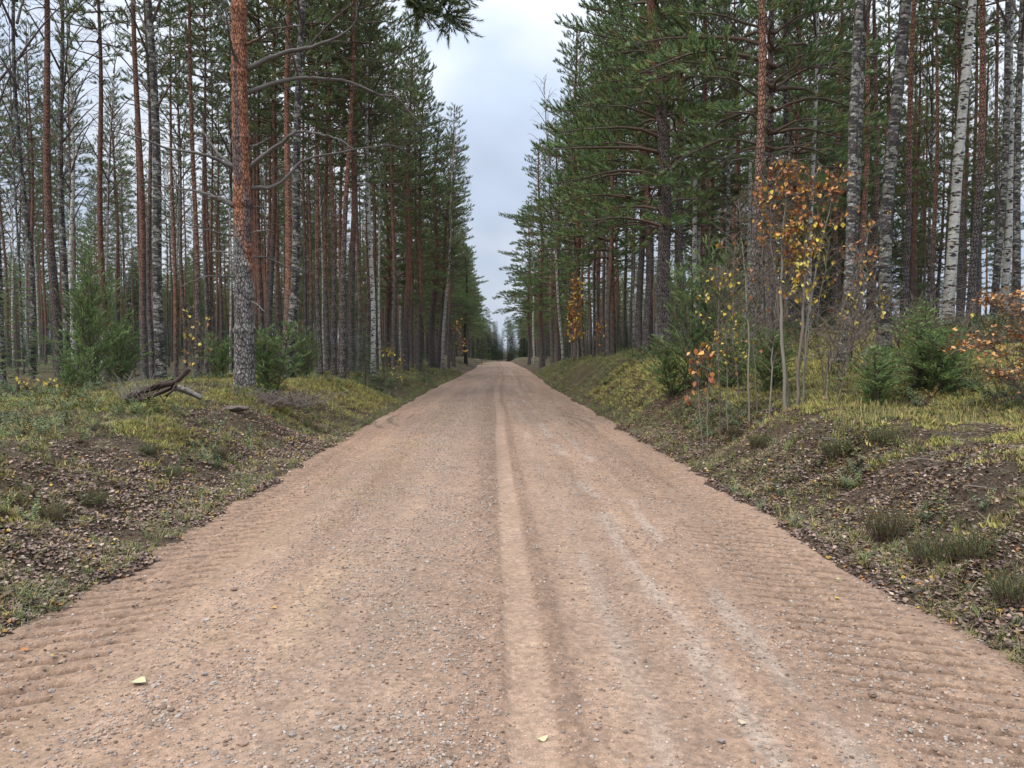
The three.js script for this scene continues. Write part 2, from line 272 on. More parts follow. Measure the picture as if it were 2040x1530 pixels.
// ------------------------------------------------------------------ tree parts
const PINE_LOW = [0.27, 0.225, 0.205], PINE_HIGH = [0.55, 0.265, 0.17], DEADWOOD = [0.13, 0.11, 0.10], LIMB = [0.135, 0.085, 0.062];
function trunkGeo(kind, dia, H, seed, o = {}) {
  const b = new MB(), r = rng(seed), R = dia / 2, pts = [], n = o.rings ?? 20, wob = o.wob ?? 0.05, ph = r() * 6;
  for (let k = 0; k <= n; k++) { const t = Math.pow(k / n, 1.35), y = -0.25 + t * (H + 0.25); pts.push(V(wob * dia * 6 * Math.sin(y * 0.55 + ph) * sm(y, 0, 3), y, wob * dia * 6 * Math.cos(y * 0.43 + ph * 2) * sm(y, 0, 3))); }
  const lift = (o.lift ?? lerp(2.2, 5.2, r())), tone = 0.8 + 0.4 * r(), seg = o.seg ?? 10;
  const rad = (t, j, k, a) => { const y = pts[k].y; return Math.max(0.012, R * (1 - 0.86 * Math.pow(clamp(y / H), 1.25)) * (1 + 0.38 * Math.exp(-Math.max(0, y) / 0.28)) * (1 + 0.07 * (noise(j * 1.3, y * 1.4, seed) - 0.5))); };
  const col = kind === 'pine' ? (t, a, p) => { const q = sm(p.y + 2.6 * (noise(Math.cos(a) * 1.5 + 5, p.y * 0.7 + Math.sin(a) * 1.5, seed) - 0.5), lift - 1.2, lift + 2.2), v = tone * (0.82 + 0.36 * noise(a * 1.5, p.y * 1.8, seed + 5)); const c = mixc(PINE_LOW, PINE_HIGH, q * (o.red ?? 0.85)); return [c[0] * v, c[1] * v, c[2] * v]; }
    : kind === 'spruce' ? () => [0.13, 0.105, 0.09]
      : (t, a, p) => { const q = (o.grey ?? 0) + 0.55 * (1 - sm(p.y, 0.1, 1.6)), v = tone * (0.85 + 0.3 * noise(a * 1.2, p.y, seed)); return [lerp(0.84, 0.4, clamp(q)) * v, lerp(0.83, 0.39, clamp(q)) * v, lerp(0.80, 0.37, clamp(q)) * v]; };
  const circ = Math.PI * dia; b.tube(pts, rad, seg, col, { ur: kind === 'birch' ? Math.max(1, Math.round(circ / 0.5)) : Math.max(1, Math.round(circ / 0.42)), vr: kind === 'birch' ? 0.62 : 1.15 });
  return b.geo();
}
function tuft(b, r, x, y, z, dx, dy, dz, o) {                       // a brush of needles round the end of a shoot
  const q = r(), f = o.tone ? o.tone * (0.75 + 0.5 * r()) : 1; let c = q < (o.brown ?? 0.05) ? [0.20, 0.135, 0.045] : q < 0.5 ? o.c1 : o.c2; c = [c[0] * f, c[1] * f, c[2] * f];
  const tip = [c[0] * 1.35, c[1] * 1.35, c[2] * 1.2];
  let ax = dy, ay = -dx, az = 0; if (Math.abs(dz) > 0.9) { ax = 0; ay = dz; az = -dy; } let l = Math.hypot(ax, ay, az) || 1; ax /= l; ay /= l; az /= l;
  const bx = dy * az - dz * ay, by = dz * ax - dx * az, bz = dx * ay - dy * ax, n = o.n, s = r() * 6;
  for (let k = 0; k < n; k++) {
    const a = s + k * 2.4, ca = Math.cos(a), sa = Math.sin(a), u = (k + 0.5) / n, op = o.open * (1.1 - 0.7 * u), L = o.len * (0.8 + 0.4 * r());
    const ox = ax * ca + bx * sa, oy = ay * ca + by * sa, oz = az * ca + bz * sa;
    let vx = dx + ox * op, vy = dy + oy * op, vz = dz + oz * op; l = Math.hypot(vx, vy, vz); vx /= l; vy /= l; vz /= l;
    const sx = ax * -sa + bx * ca, sy = ay * -sa + by * ca, sz = az * -sa + bz * ca, at = o.shoot * u;
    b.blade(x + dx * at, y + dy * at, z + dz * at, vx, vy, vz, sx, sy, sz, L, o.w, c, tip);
  }
}
// a pine's living branches, needles and dead lower branches; built once per kind and shared
function pineCrown(seed, o) {
  const r = rng(seed), H = o.H, wood = new MB(), dead = new MB(), green = new MB();
  const N = { n: o.n ?? 16, len: o.len ?? 0.115, w: o.w ?? 0.0105, open: 0.85, shoot: 0.16, c1: o.c1 ?? [0.113, 0.164, 0.070], c2: o.c2 ?? [0.147, 0.186, 0.068], brown: o.brown ?? 0.06 };
  const shoots = (p, T, up, tone) => { let dx = T.x + (r() - 0.5) * 0.9, dy = T.y + up + (r() - 0.5) * 0.5, dz = T.z + (r() - 0.5) * 0.9; const l = Math.hypot(dx, dy, dz) || 1; tuft(green, r, p.x, p.y, p.z, dx / l, dy / l, dz / l, { ...N, tone }); };
  const side = V(0, 0, 0), tan = V(0, 0, 0);
  const y0 = o.from * H; let az = r() * 6;
  for (let y = y0; y < H - 0.25; y += lerp(o.gap ?? 0.5, 0.3, (y - y0) / (H - y0)) * (0.7 + 0.6 * r())) {
    const t = (y - y0) / (H - y0), m = Math.round(lerp(o.whorl ?? 3.4, 3, t) + r() - 0.5);
    for (let k = 0; k < m; k++) {
      az += 2.4 + (r() - 0.5) * 0.9;
      const face = o.asym ? 1 + o.asym * Math.cos(az) : 1, L = Math.max(0.25, o.R * face * (o.profile ? o.profile(t) : Math.pow(1 - t, 0.6) * (0.55 + 0.6 * sm(t, 0, 0.3))) * (o.asym ? 0.8 + 0.3 * r() : 0.65 + 0.6 * r()));
      const rise = lerp(o.rise0 ?? 0.15, 0.9, t) + (r() - 0.5) * 0.35, sag = lerp(o.sag ?? 0.25, 0.0, t) * (0.6 + 0.8 * r()), tone = 0.7 + 0.6 * r();
      const ca = Math.cos(az), sa = Math.sin(az), pts = []; let bend = (r() - 0.5) * 0.6;
      for (let i = 0; i <= 6; i++) { const q = i / 6, out = L * q * (1 - 0.08 * q), yy = L * (rise * q - (rise * 0.5 + sag) * q * q + 0.16 * Math.pow(q, 4)); const off = bend * L * 0.25 * q * q + 0.03 * L * Math.sin(q * 9 + seed + k); pts.push(V(ca * out - sa * off, y + yy, sa * out + ca * off)); }
      wood.tube(pts, (q) => lerp(0.012 + 0.013 * L, 0.006, q), 4, (q) => mixc(LIMB, DEADWOOD, q * 0.7));
      const from = o.bare ?? 0.35, step = o.step ?? 0.185;
      for (let s = from * L, flip = 1; s < L; s += step * (0.7 + 0.6 * r())) {
        const q = s / L, i = Math.min(5, Math.floor(q * 6)), f = q * 6 - i, p = pts[i].clone().lerp(pts[i + 1], f); tan.subVectors(pts[i + 1], pts[i]).normalize(); side.set(-tan.z, 0, tan.x).normalize();
        flip = -flip; const l2 = (0.22 + 0.36 * (L - s) * (0.6 + 0.7 * r())) * (q < 0.5 ? 0.8 : 1), d = tan.clone().multiplyScalar(0.75).addScaledVector(side, flip * (0.6 + 0.4 * r())).add(V(0, 0.12 + 0.35 * r() - sag * 0.3, 0)).normalize(), e = p.clone().addScaledVector(d, l2);
        e.y += 0.1 * l2; if (l2 > 0.3) wood.tube([p, p.clone().lerp(e, 0.5).add(V(0, -0.02, 0)), e], (w) => lerp(0.008, 0.0035, w), 3, DEADWOOD);
        const sp = o.tuftGap ?? 0.075; for (let w = Math.min(l2 * 0.25, 0.12); w <= l2; w += sp * (0.8 + 0.5 * r())) { const pp = p.clone().lerp(e, w / l2); pp.x += (r() - 0.5) * 0.07; pp.z += (r() - 0.5) * 0.07; pp.y += (r() - 0.3) * 0.05; shoots(pp, d, o.up ?? 0.55, tone); }
      }
      shoots(pts[6], tan, 0.5, tone); shoots(pts[6], tan, 0.9, tone);
    }
  }
  shoots(V(0, H - 0.1, 0), V(0, 1, 0), 1, 1);
  for (let y = 1.2 + r(); y < (o.deadTo ?? o.from * H + 1.5); y += (o.deadGap ?? 0.42) * (0.6 + 0.8 * r())) {     // dead, bare branches below the crown
    const m = 1 + Math.floor(r() * 2.6), grow = sm(y, 1, o.from * H);
    for (let k = 0; k < m; k++) {
      az += 2.2 + r(); const L = (0.12 + (o.dead ?? 1.3) * grow * r() * r() + 0.25 * r()), dy = lerp(0.1, 0.45, r()) - 0.35 * r(), ca = Math.cos(az), sa = Math.sin(az), k2 = (r() - 0.5) * 0.5, pts = [];
      for (let i = 0; i <= 4; i++) { const q = i / 4; pts.push(V(ca * L * q - sa * k2 * L * q * q, y + L * ((o.asym ? 0.5 : dy) * q - (o.asym ? 0.55 + dy * 0.4 : 0.35 * r()) * q * q), sa * L * q + ca * k2 * L * q * q)); }
      dead.tube(pts, (q) => lerp(0.006 + 0.007 * L, 0.003, q), 4, DEADWOOD);
      if (L > 0.6) for (let j = 0; j < 3; j++) { const i = 1 + Math.floor(r() * 3), p = pts[i], e = p.clone().add(V(ca * 0.3 + (r() - 0.5) * 0.6, (r() - 0.6) * 0.35, sa * 0.3 + (r() - 0.5) * 0.6).multiplyScalar(L * 0.6)); dead.tube([p, e], (q) => lerp(0.005, 0.0025, q), 3, DEADWOOD); }
    }
  }
  return { H, branches: wood.geo(), needles: green.geo(), dead: dead.geo() };
}
function birchCrown(seed, o) {                                       // nearly bare in late autumn
  const r = rng(seed), H = o.H, wood = new MB(), leaves = new MB(), dark = [0.085, 0.062, 0.055], tip = [0.16, 0.115, 0.10]; let az = 0, nl = 0;
  for (let y = o.from * H; y < H; y += lerp(0.55, 0.28, y / H) * (0.6 + 0.8 * r())) {
    az += 2.4 + (r() - 0.5); const t = (y - o.from * H) / (H * (1 - o.from)), L = o.R * (0.5 + 0.6 * r()) * Math.pow(1 - t, 0.55) * (0.6 + 0.6 * sm(t, 0, 0.25)) + 0.3, ca = Math.cos(az), sa = Math.sin(az), pts = [], bend = (r() - 0.5) * 0.5;
    for (let i = 0; i <= 6; i++) { const q = i / 6; pts.push(V(ca * L * 0.62 * q - sa * bend * L * q * q * 0.4, y + L * (1.05 * q - 0.35 * q * q), sa * L * 0.62 * q + ca * bend * L * q * q * 0.4)); }
    wood.tube(pts, (q) => lerp(0.010 + 0.009 * L, 0.004, q), 4, (q) => mixc(dark, tip, q));
    for (let s = 0.18; s < 1; s += 0.34 / L * (0.6 + 0.7 * r())) {
      const i = Math.min(5, Math.floor(s * 6)), p = pts[i].clone().lerp(pts[i + 1], s * 6 - i), a2 = az + (r() - 0.5) * 2.6, l2 = (0.25 + 0.5 * L * (1 - s)) * (0.5 + 0.8 * r()), d = V(Math.cos(a2), 0.9 * r() + 0.15, Math.sin(a2)).normalize();
      const m = p.clone().addScaledVector(d, l2 * 0.55), e = p.clone().addScaledVector(d, l2).add(V(0, -0.28 * l2, 0)); wood.tube([p, m, e], (q) => lerp(0.0055, 0.0028, q), 3, tip);
      for (let k = 0; k < 4; k++) { const c = (k < 2 ? p.clone().lerp(m, 0.4 + 0.6 * r()) : m.clone().lerp(e, r())), d3 = V(r() - 0.5 + d.x * 0.5, r() * 0.5 - 0.5, r() - 0.5 + d.z * 0.5).normalize(), l3 = 0.18 + 0.3 * r(), c2 = c.clone().addScaledVector(d3, l3); wood.blade(c.x, c.y, c.z, d3.x, d3.y, d3.z, -d3.z, 0, d3.x, l3, 0.0035, tip);
        if (r() < o.leaf) { const g = [0.42 + 0.1 * r(), 0.27 + 0.1 * r(), 0.07]; leaves.blade(c2.x, c2.y, c2.z, r() - 0.5, -0.8, r() - 0.5, r() - 0.5, 0.2, r() - 0.5, 0.06, 0.03, g); nl++; } }
    }
  }
  return { H, branches: wood.geo(), leaves: nl ? leaves.geo() : null };
}
const PINES = [
  pineCrown(11, { H: 18, from: 0.48, R: 1.9, dead: 1.5 }), pineCrown(12, { H: 19, from: 0.55, R: 1.7, dead: 1.4, gap: 0.55 }), pineCrown(13, { H: 17, from: 0.42, R: 1.8, dead: 1.6 }), pineCrown(14, { H: 18, from: 0.5, R: 2.2, dead: 1.2, brown: 0.12 }), pineCrown(15, { H: 18.5, from: 0.58, R: 1.6, dead: 1.7 }),
];
const lobe = (t) => Math.pow(1 - t, 0.85) * 1.15 * (0.8 + 0.3 * sm(t, 0, 0.25)) * (0.8 + 0.35 * Math.sin(t * 17));
const ROADSIDE = [
  pineCrown(21, { n: 17, len: 0.13, w: 0.0112, H: 19, from: 0.2, R: 2.7, asym: 0.3, bare: 0.36, sag: 0.35, rise0: 0.35, profile: lobe, gap: 0.5, whorl: 3.8, step: 0.17, tuftGap: 0.08, dead: 3.4, deadGap: 0.2, deadTo: 6.5, c1: [0.113, 0.186, 0.075], c2: [0.153, 0.209, 0.070] }),
  pineCrown(22, { n: 17, len: 0.13, w: 0.0112, H: 18, from: 0.26, R: 2.9, asym: 0.35, bare: 0.34, sag: 0.45, rise0: 0.4, profile: lobe, gap: 0.5, whorl: 3.8, step: 0.17, tuftGap: 0.08, dead: 3.2, deadGap: 0.22, deadTo: 6.5, c1: [0.107, 0.169, 0.072], c2: [0.147, 0.198, 0.070] }),
  pineCrown(23, { n: 17, len: 0.13, w: 0.0112, H: 20, from: 0.32, R: 2.6, asym: 0.3, bare: 0.34, sag: 0.3, rise0: 0.3, profile: lobe, gap: 0.5, whorl: 3.8, step: 0.17, tuftGap: 0.08, dead: 3.0, deadGap: 0.25, deadTo: 7, brown: 0.12 }),
];
const BIRCHES = [birchCrown(31, { H: 19, from: 0.34, R: 3.6, leaf: 0.02 }), birchCrown(32, { H: 18, from: 0.42, R: 3.0, leaf: 0.05 }), birchCrown(33, { H: 20, from: 0.38, R: 3.3, leaf: 0.0 })];
const FAR_SPRUCE = (() => {                                           // dark narrow spruce
  const r = rng(41), wood = new MB(), green = new MB(), H = 14; let az = 0;
  for (let y = 1.2; y < H - 0.1; y += 0.24) for (let k = 0; k < 4; k++) {
    az += 2.4 + r() * 0.4; const t = y / H, L = (1 - t) * 2.1 * (0.7 + 0.5 * r()) + 0.12, ca = Math.cos(az), sa = Math.sin(az), p = V(0, y, 0), e = V(ca * L, y - 0.28 * L + 0.1, sa * L); wood.tube([p, e], (q) => lerp(0.015, 0.005, q), 3, DEADWOOD);
    for (let s = 0.15; s < L; s += 0.11) { const pp = p.clone().lerp(e, s / L), j = (r() - 0.5) * 1.6; const d = V(ca - sa * j, -0.25 + (r() - 0.5) * 0.4, sa + ca * j).normalize(); tuft(green, r, pp.x, pp.y, pp.z, d.x, d.y, d.z, { n: 7, len: 0.10, w: 0.012, open: 0.5, shoot: 0.16, c1: [0.045, 0.079, 0.040], c2: [0.056, 0.096, 0.045], brown: 0.02, tone: 0.9 }); }
  }
  return { H, branches: wood.geo(), needles: green.geo() };
})();

// ------------------------------------------------------------------ trees
const up = V(0, 1, 0), placed = [];
let seedN = 1000;
function addTree(kind, pos, dia, o = {}) {
  const s = seedN++, r = rng(s * 7 + 3), H = o.H ?? (kind === 'birch' ? 17 + 3 * r() : kind === 'roadside' ? 17.5 + 3 * r() : 16.5 + 4 * r());
  const name = kind === 'birch' ? (o.aspen ? 'aspen_tree' : 'birch_tree') : kind === 'spruce' ? 'spruce_tree' : 'pine_tree';
  const g = thing(name, o.label, name.split('_')[0] + ' tree', pos, o.group);
  placed.push([pos[0], pos[2]]);
  const dark = kind === 'birch' && (o.dark ?? r() < 0.35);
  const mat = kind === 'birch' ? (dark ? M.birchDark : M.birchPale) : M.pine, bark = kind === 'birch' ? 'birch' : kind === 'spruce' ? 'spruce' : 'pine';
  part(g, 'trunk', trunkGeo(bark, dia, H, s, { red: o.red, lift: o.lift, wob: o.wob, grey: o.grey, seg: dia > 0.25 ? 14 : 9 }), mat);
  const set = kind === 'birch' ? BIRCHES : kind === 'roadside' ? ROADSIDE : kind === 'spruce' ? [FAR_SPRUCE] : PINES, c = set[o.v ?? Math.floor(r() * set.length)], k = H / c.H, turn = o.turn ?? r() * 6.283;
  const add = (n, geo, m) => { if (!geo) return; const p = part(g, n, geo, m); if (n.includes('branches')) p.userData.kind = 'stuff'; p.scale.set(k * (o.wide ?? 1), k, k * (o.wide ?? 1)); p.rotation.y = turn; };
  add('branches', c.branches, M.plain); add('crown', c.needles, M.needle); add('crown', c.leaves, M.leaf); add('dead_branches', c.dead, M.plain);
  if (o.top) { const q = V(...o.top).sub(g.position).normalize(); g.quaternion.setFromUnitVectors(up, q); }
  return g;
}
// trees that can be told apart: kind, foot px, distance, stem width px, stem px higher up, at row, label, options
const LP = 'left of the road', RP = 'right of the road';
const TREES = [
  ['birch', 5, 22, 11, -22, 100, 'white birch stem cut by the left edge of the view'],
  ['birch', 62, 20, 10, 36, 100, 'thin crooked black and white birch, second stem from the left edge', { wob: 0.14 }],
  ['pine', 67, 38, 9, 60, 300, 'thin orange pine just right of the thin crooked birch at the left', { v: 1 }],
  ['pine', 118, 21, 17, 88, 20, 'tall straight reddish pine at far left, in front of the paired grey birches', { v: 4, lift: 3.2 }],
  ['birch', 129, 27, 13, 122, 55, 'grey white birch close behind the tall pine at far left', { dark: true }],
  ['birch', 148, 34, 10, 139, 150, 'slim pale birch rising behind the left side of the big juniper'],
  ['pine', 214, 25, 13, 192, 10, 'straight red pine rising out of the big green juniper on the left', { v: 4, lift: 1.6 }],
  ['birch', 203, 40, 7, 217, 380, 'very thin white birch just beside the red pine above the juniper', { dark: false }],
  ['pine', 288, 24, 14, 270, 20, 'red pine standing just left of the broad birch above the fallen root', { v: 4, lift: 2.4 }],
  ['birch', 321, 19, 19, 297, 10, 'broad grey white birch standing behind the fallen root', { dark: true, grey: -0.4 }],
  ['pine', 303, 30, 10, 299, 500, 'grey brown pine stem half hidden behind the broad birch', { v: 4, red: 0.3 }],
  ['pine', 351, 34, 8, 345, 450, 'thin orange pine right of the broad birch, behind the fallen root tip', { v: 4, lift: 1 }],
  ['pine', 371, 40, 7, 365, 560, 'very thin dark pine behind the yellow leaved sapling, its left stem', { v: 4, red: 0.3 }],
  ['pine', 395, 23, 11, 379, 50, 'red pine behind the yellow leaved sapling, left of the big near pine', { v: 1 }],
  ['pine', 411, 32, 9, 409, 430, 'brown pine next right of the red pine behind the yellow sapling', { v: 4, red: 0.5 }],
  ['pine', 423, 40, 6, 422, 400, 'thinnest pine between the yellow sapling and the big near pine', { v: 1 }],
  ['birch', 459, 36, 5, 459, 400, 'thin pale birch peeping out at the left edge of the big pine trunk', { dark: false }],
  ['pine', 521, 28, 9, 517, 400, 'reddish pine first to the right of the big near pine'],
  ['pine', 535, 27, 12, 543, 400, 'reddish pine leaning right, second to the right of the big near pine'],
  ['pine', 568, 22, 15, 577, 50, 'stout orange pine behind the grey aspen beside the big near pine', { lift: 1.4, red: 1 }],
  ['birch', 574, 20, 18, 606, 30, 'smooth grey aspen leaning right, just right of the small juniper', { aspen: true, dark: true, grey: 0.25, v: 1 }],
  ['pine', 608, 34, 7, 606, 400, 'thin pine first right of the grey aspen'],
  ['pine', 620, 38, 7, 617, 400, 'thin reddish pine second right of the grey aspen'],
  ['pine', 639, 26, 9, 633, 500, 'dark red pine with its foot free in the grass right of the grey aspen', { lift: 2.6 }],
  ['pine', 653, 30, 9, 650, 400, 'left of the two close straight pines midway along the left forest edge'],
  ['pine', 666, 26, 10, 659, 260, 'right of the two close straight pines midway along the left forest edge', { lift: 4.5 }],
  ['pine', 676, 32, 9, 681, 400, 'red pine behind the pine that leans right on the left forest edge', { lift: 1.2 }],
  ['pine', 682, 25, 12, 697, 200, 'pine leaning right with grey foot and orange top, left forest edge', { lift: 4.6, red: 1 }],
  ['pine', 716, 34, 8, 712, 400, 'grey pine between the leaning pine and the white birch ' + LP, { red: 0.35 }],
  ['birch', 744, 29, 10, 734, 330, 'clean white birch standing alone by the left verge, dark spruce behind', { dark: false }],
  ['pine', 747, 44, 6, 744, 450, 'thin red pine just right of the clean white birch ' + LP],
  ['pine', 785, 38, 10, 783, 380, 'grey footed pine right of the clean white birch, tall grass at foot', { lift: 5 }],
  ['pine', 808, 44, 12, 813, 400, 'strong red pine second right of the clean white birch', { lift: 3.5, red: 1 }],
  ['pine', 821, 48, 7, 819, 500, 'thin pine beside the strong red pine ' + LP],
  ['pine', 834, 46, 9, 838, 420, 'straight red pine third right of the clean white birch', { lift: 2 }],
  ['roadside', 861, 56, 14, 868, 430, 'stout dark footed pine at the left road edge before the far white birch', { v: 2 }],
  ['pine', 872, 58, 9, 884, 550, 'pine leaning right against the stout pine at the left road edge'],
  ['birch', 881, 56, 7, 895, 480, 'white birch leaning right over the left road edge, far down the road', { dark: false }],
  ['pine', 904, 68, 7, 903, 500, 'thin grey pine just past the leaning white birch far down the left edge', { red: 0.3 }],
  ['spruce', 928, 84, 7, 928, 500, 'slim dark spruce alone on the grassy left verge far down the road', { H: 13 }],
  // right of the road
  ['roadside', 1054, 95, 6, 1054, 500, 'farthest dark pine on the right where the road narrows', { turn: 3.1 }],
  ['birch', 1064, 85, 4, 1062, 560, 'thin white birch at the far right road edge beside dark pines', { dark: false }],
  ['roadside', 1080, 68, 11, 1078, 560, 'thick dark pine at the far right road edge', { turn: 3.0, v: 1 }],
  ['pine', 1100, 62, 7, 1098, 560, 'thin dark pine between the two thick pines far right of the road'],
  ['roadside', 1113, 56, 10, 1112, 560, 'second thick dark pine far along the right edge, left of a leaning birch', { turn: 3.3, v: 0 }],
  ['birch', 1122, 54, 6, 1108, 520, 'white birch leaning left over the right verge far down the road', { dark: false }],
  ['roadside', 1150, 46, 14, 1149, 560, 'dark stout pine behind the orange leaved far sapling ' + RP, { turn: 3.1, v: 2 }],
  ['pine', 1162, 50, 6, 1160, 560, 'thin pine right of the dark stout pine by the far orange sapling'],
  ['birch', 1183, 48, 5, 1184, 560, 'thin white birch between dark pines on the far right bank', { dark: false }],
  ['pine', 1190, 50, 5, 1188, 560, 'thin reddish pine right of the thin white birch on the far right bank'],
  ['pine', 1203, 44, 7, 1202, 560, 'slim pine standing on the crest of the right bank, left of a red pine'],
  ['roadside', 1221, 40, 10, 1220, 520, 'dark red pine on the crest of the right bank', { turn: 3.2, v: 1, lift: 1.5 }],
  ['pine', 1246, 42, 7, 1246, 520, 'slim pine right of the dark red pine on the right bank'],
  ['birch', 1262, 42, 5, 1262, 560, 'thin pale birch stem on the right bank, left of thick grey pine', { dark: false }],
  ['pine', 1273, 33, 14, 1275, 480, 'thick grey pine on the right bank, left of the many branched pine', { lift: 7 }],
  ['pine', 1296, 34, 10, 1289, 380, 'bright orange stemmed pine seen left of the many branched pine', { lift: 2, red: 1.05 }],
  ['roadside', 1326, 22, 28, 1312, 260, 'massive grey pine with many bare arching branches at the right roadside', { turn: 3.14, v: 0, lift: 7.5, H: 19 }],
  ['roadside', 1361, 24, 18, 1350, 60, 'grey pine with bright orange top just right of the massive branched pine', { turn: 2.9, v: 2, lift: 6.2, red: 1.1 }],
  ['birch', 1387, 26, 10, 1386, 380, 'black and white birch above the dark juniper ' + RP, { dark: false }],
  ['pine', 1405, 24, 12, 1404, 380, 'brown pine right of the black and white birch above the juniper', { lift: 3 }],
  ['birch', 1447, 24, 9, 1448, 380, 'grey white birch left of the yellow leaved thin sapling', { dark: true }],
  ['birch', 1492, 25, 7, 1493, 380, 'slim white birch just left of the tall orange barked pine', { dark: false }],
  ['pine', 1502, 16, 19, 1514, 30, 'tall orange barked pine behind the orange leaved saplings', { lift: 4.2, red: 1, v: 3 }],
  ['roadside', 1534, 17.5, 15, 1541, 20, 'dark brown pine just right of the tall orange barked pine', { red: 0.22, v: 1, turn: 2.0 }],
  ['birch', 1553, 20, 12, 1559, 440, 'pale birch stem behind the left saplings with orange leaves', { dark: true }],
  ['birch', 1610, 20, 9, 1626, 50, 'thin white birch rising through the orange leaves', { dark: false }],
  ['birch', 1679, 14, 21, 1721, 10, 'left and thicker stem of the double birch behind the orange leaves', { dark: true, wob: 0.09 }],
  ['birch', 1690, 14.5, 11, 1727, 20, 'right and thinner stem of the double birch behind the orange leaves', { dark: true }],
  ['pine', 1660, 26, 10, 1667, 420, 'thin brown pine left of the double birch', {}],
  ['pine', 1709, 24, 12, 1719, 400, 'red pine first right of the double birch', { lift: 2 }],
  ['pine', 1738, 26, 11, 1742, 400, 'dim brown pine second right of the double birch', { red: 0.5 }],
  ['birch', 1759, 14, 26, 1797, 10, 'thick dark rough birch standing right of the double birch', { dark: true, grey: 0.25 }],
  ['pine', 1799, 20, 12, 1821, 90, 'slim orange pine close right of the thick dark birch', { lift: 3.2, red: 1 }],
  ['pine', 1820, 34, 6, 1826, 470, 'very thin pine against the sky between dark birch and white birch, left one'],
  ['pine', 1840, 36, 5, 1844, 450, 'very thin pine against the sky between dark birch and white birch, middle one'],
  ['pine', 1857, 30, 9, 1862, 440, 'dark thin pine against the sky just left of the tall white birch'],
  ['birch', 1884, 17, 21, 1937, 5, 'tall bright white birch with black scars leaning right', { dark: false, wob: 0.03 }],
  ['pine', 1908, 26, 10, 1912, 420, 'red pine half hidden at the right side of the tall white birch'],
  ['pine', 1931, 20, 15, 1958, 60, 'strong reddish pine right of the tall white birch', { lift: 4 }],
  ['pine', 1984, 24, 8, 1986, 250, 'slim red pine between reddish pine and paired birches at right'],
  ['birch', 1977, 19, 14, 2006, 130, 'grey white birch left of the pair near the right edge', { dark: true }],
  ['birch', 1997, 21, 14, 2009, 370, 'white birch right of the pair near the right edge', { dark: false }],
  ['birch', 2021, 18, 14, 2036, 30, 'grey birch nearest the right edge of the view', { dark: true }],
];
for (const [kind, px, d, w, px2, y2, label, o = {}] of TREES) addTree(kind, base(px, d), Math.max(0.09, w * d / FPX), { ...o, label, top: pix(px2, y2, d) });

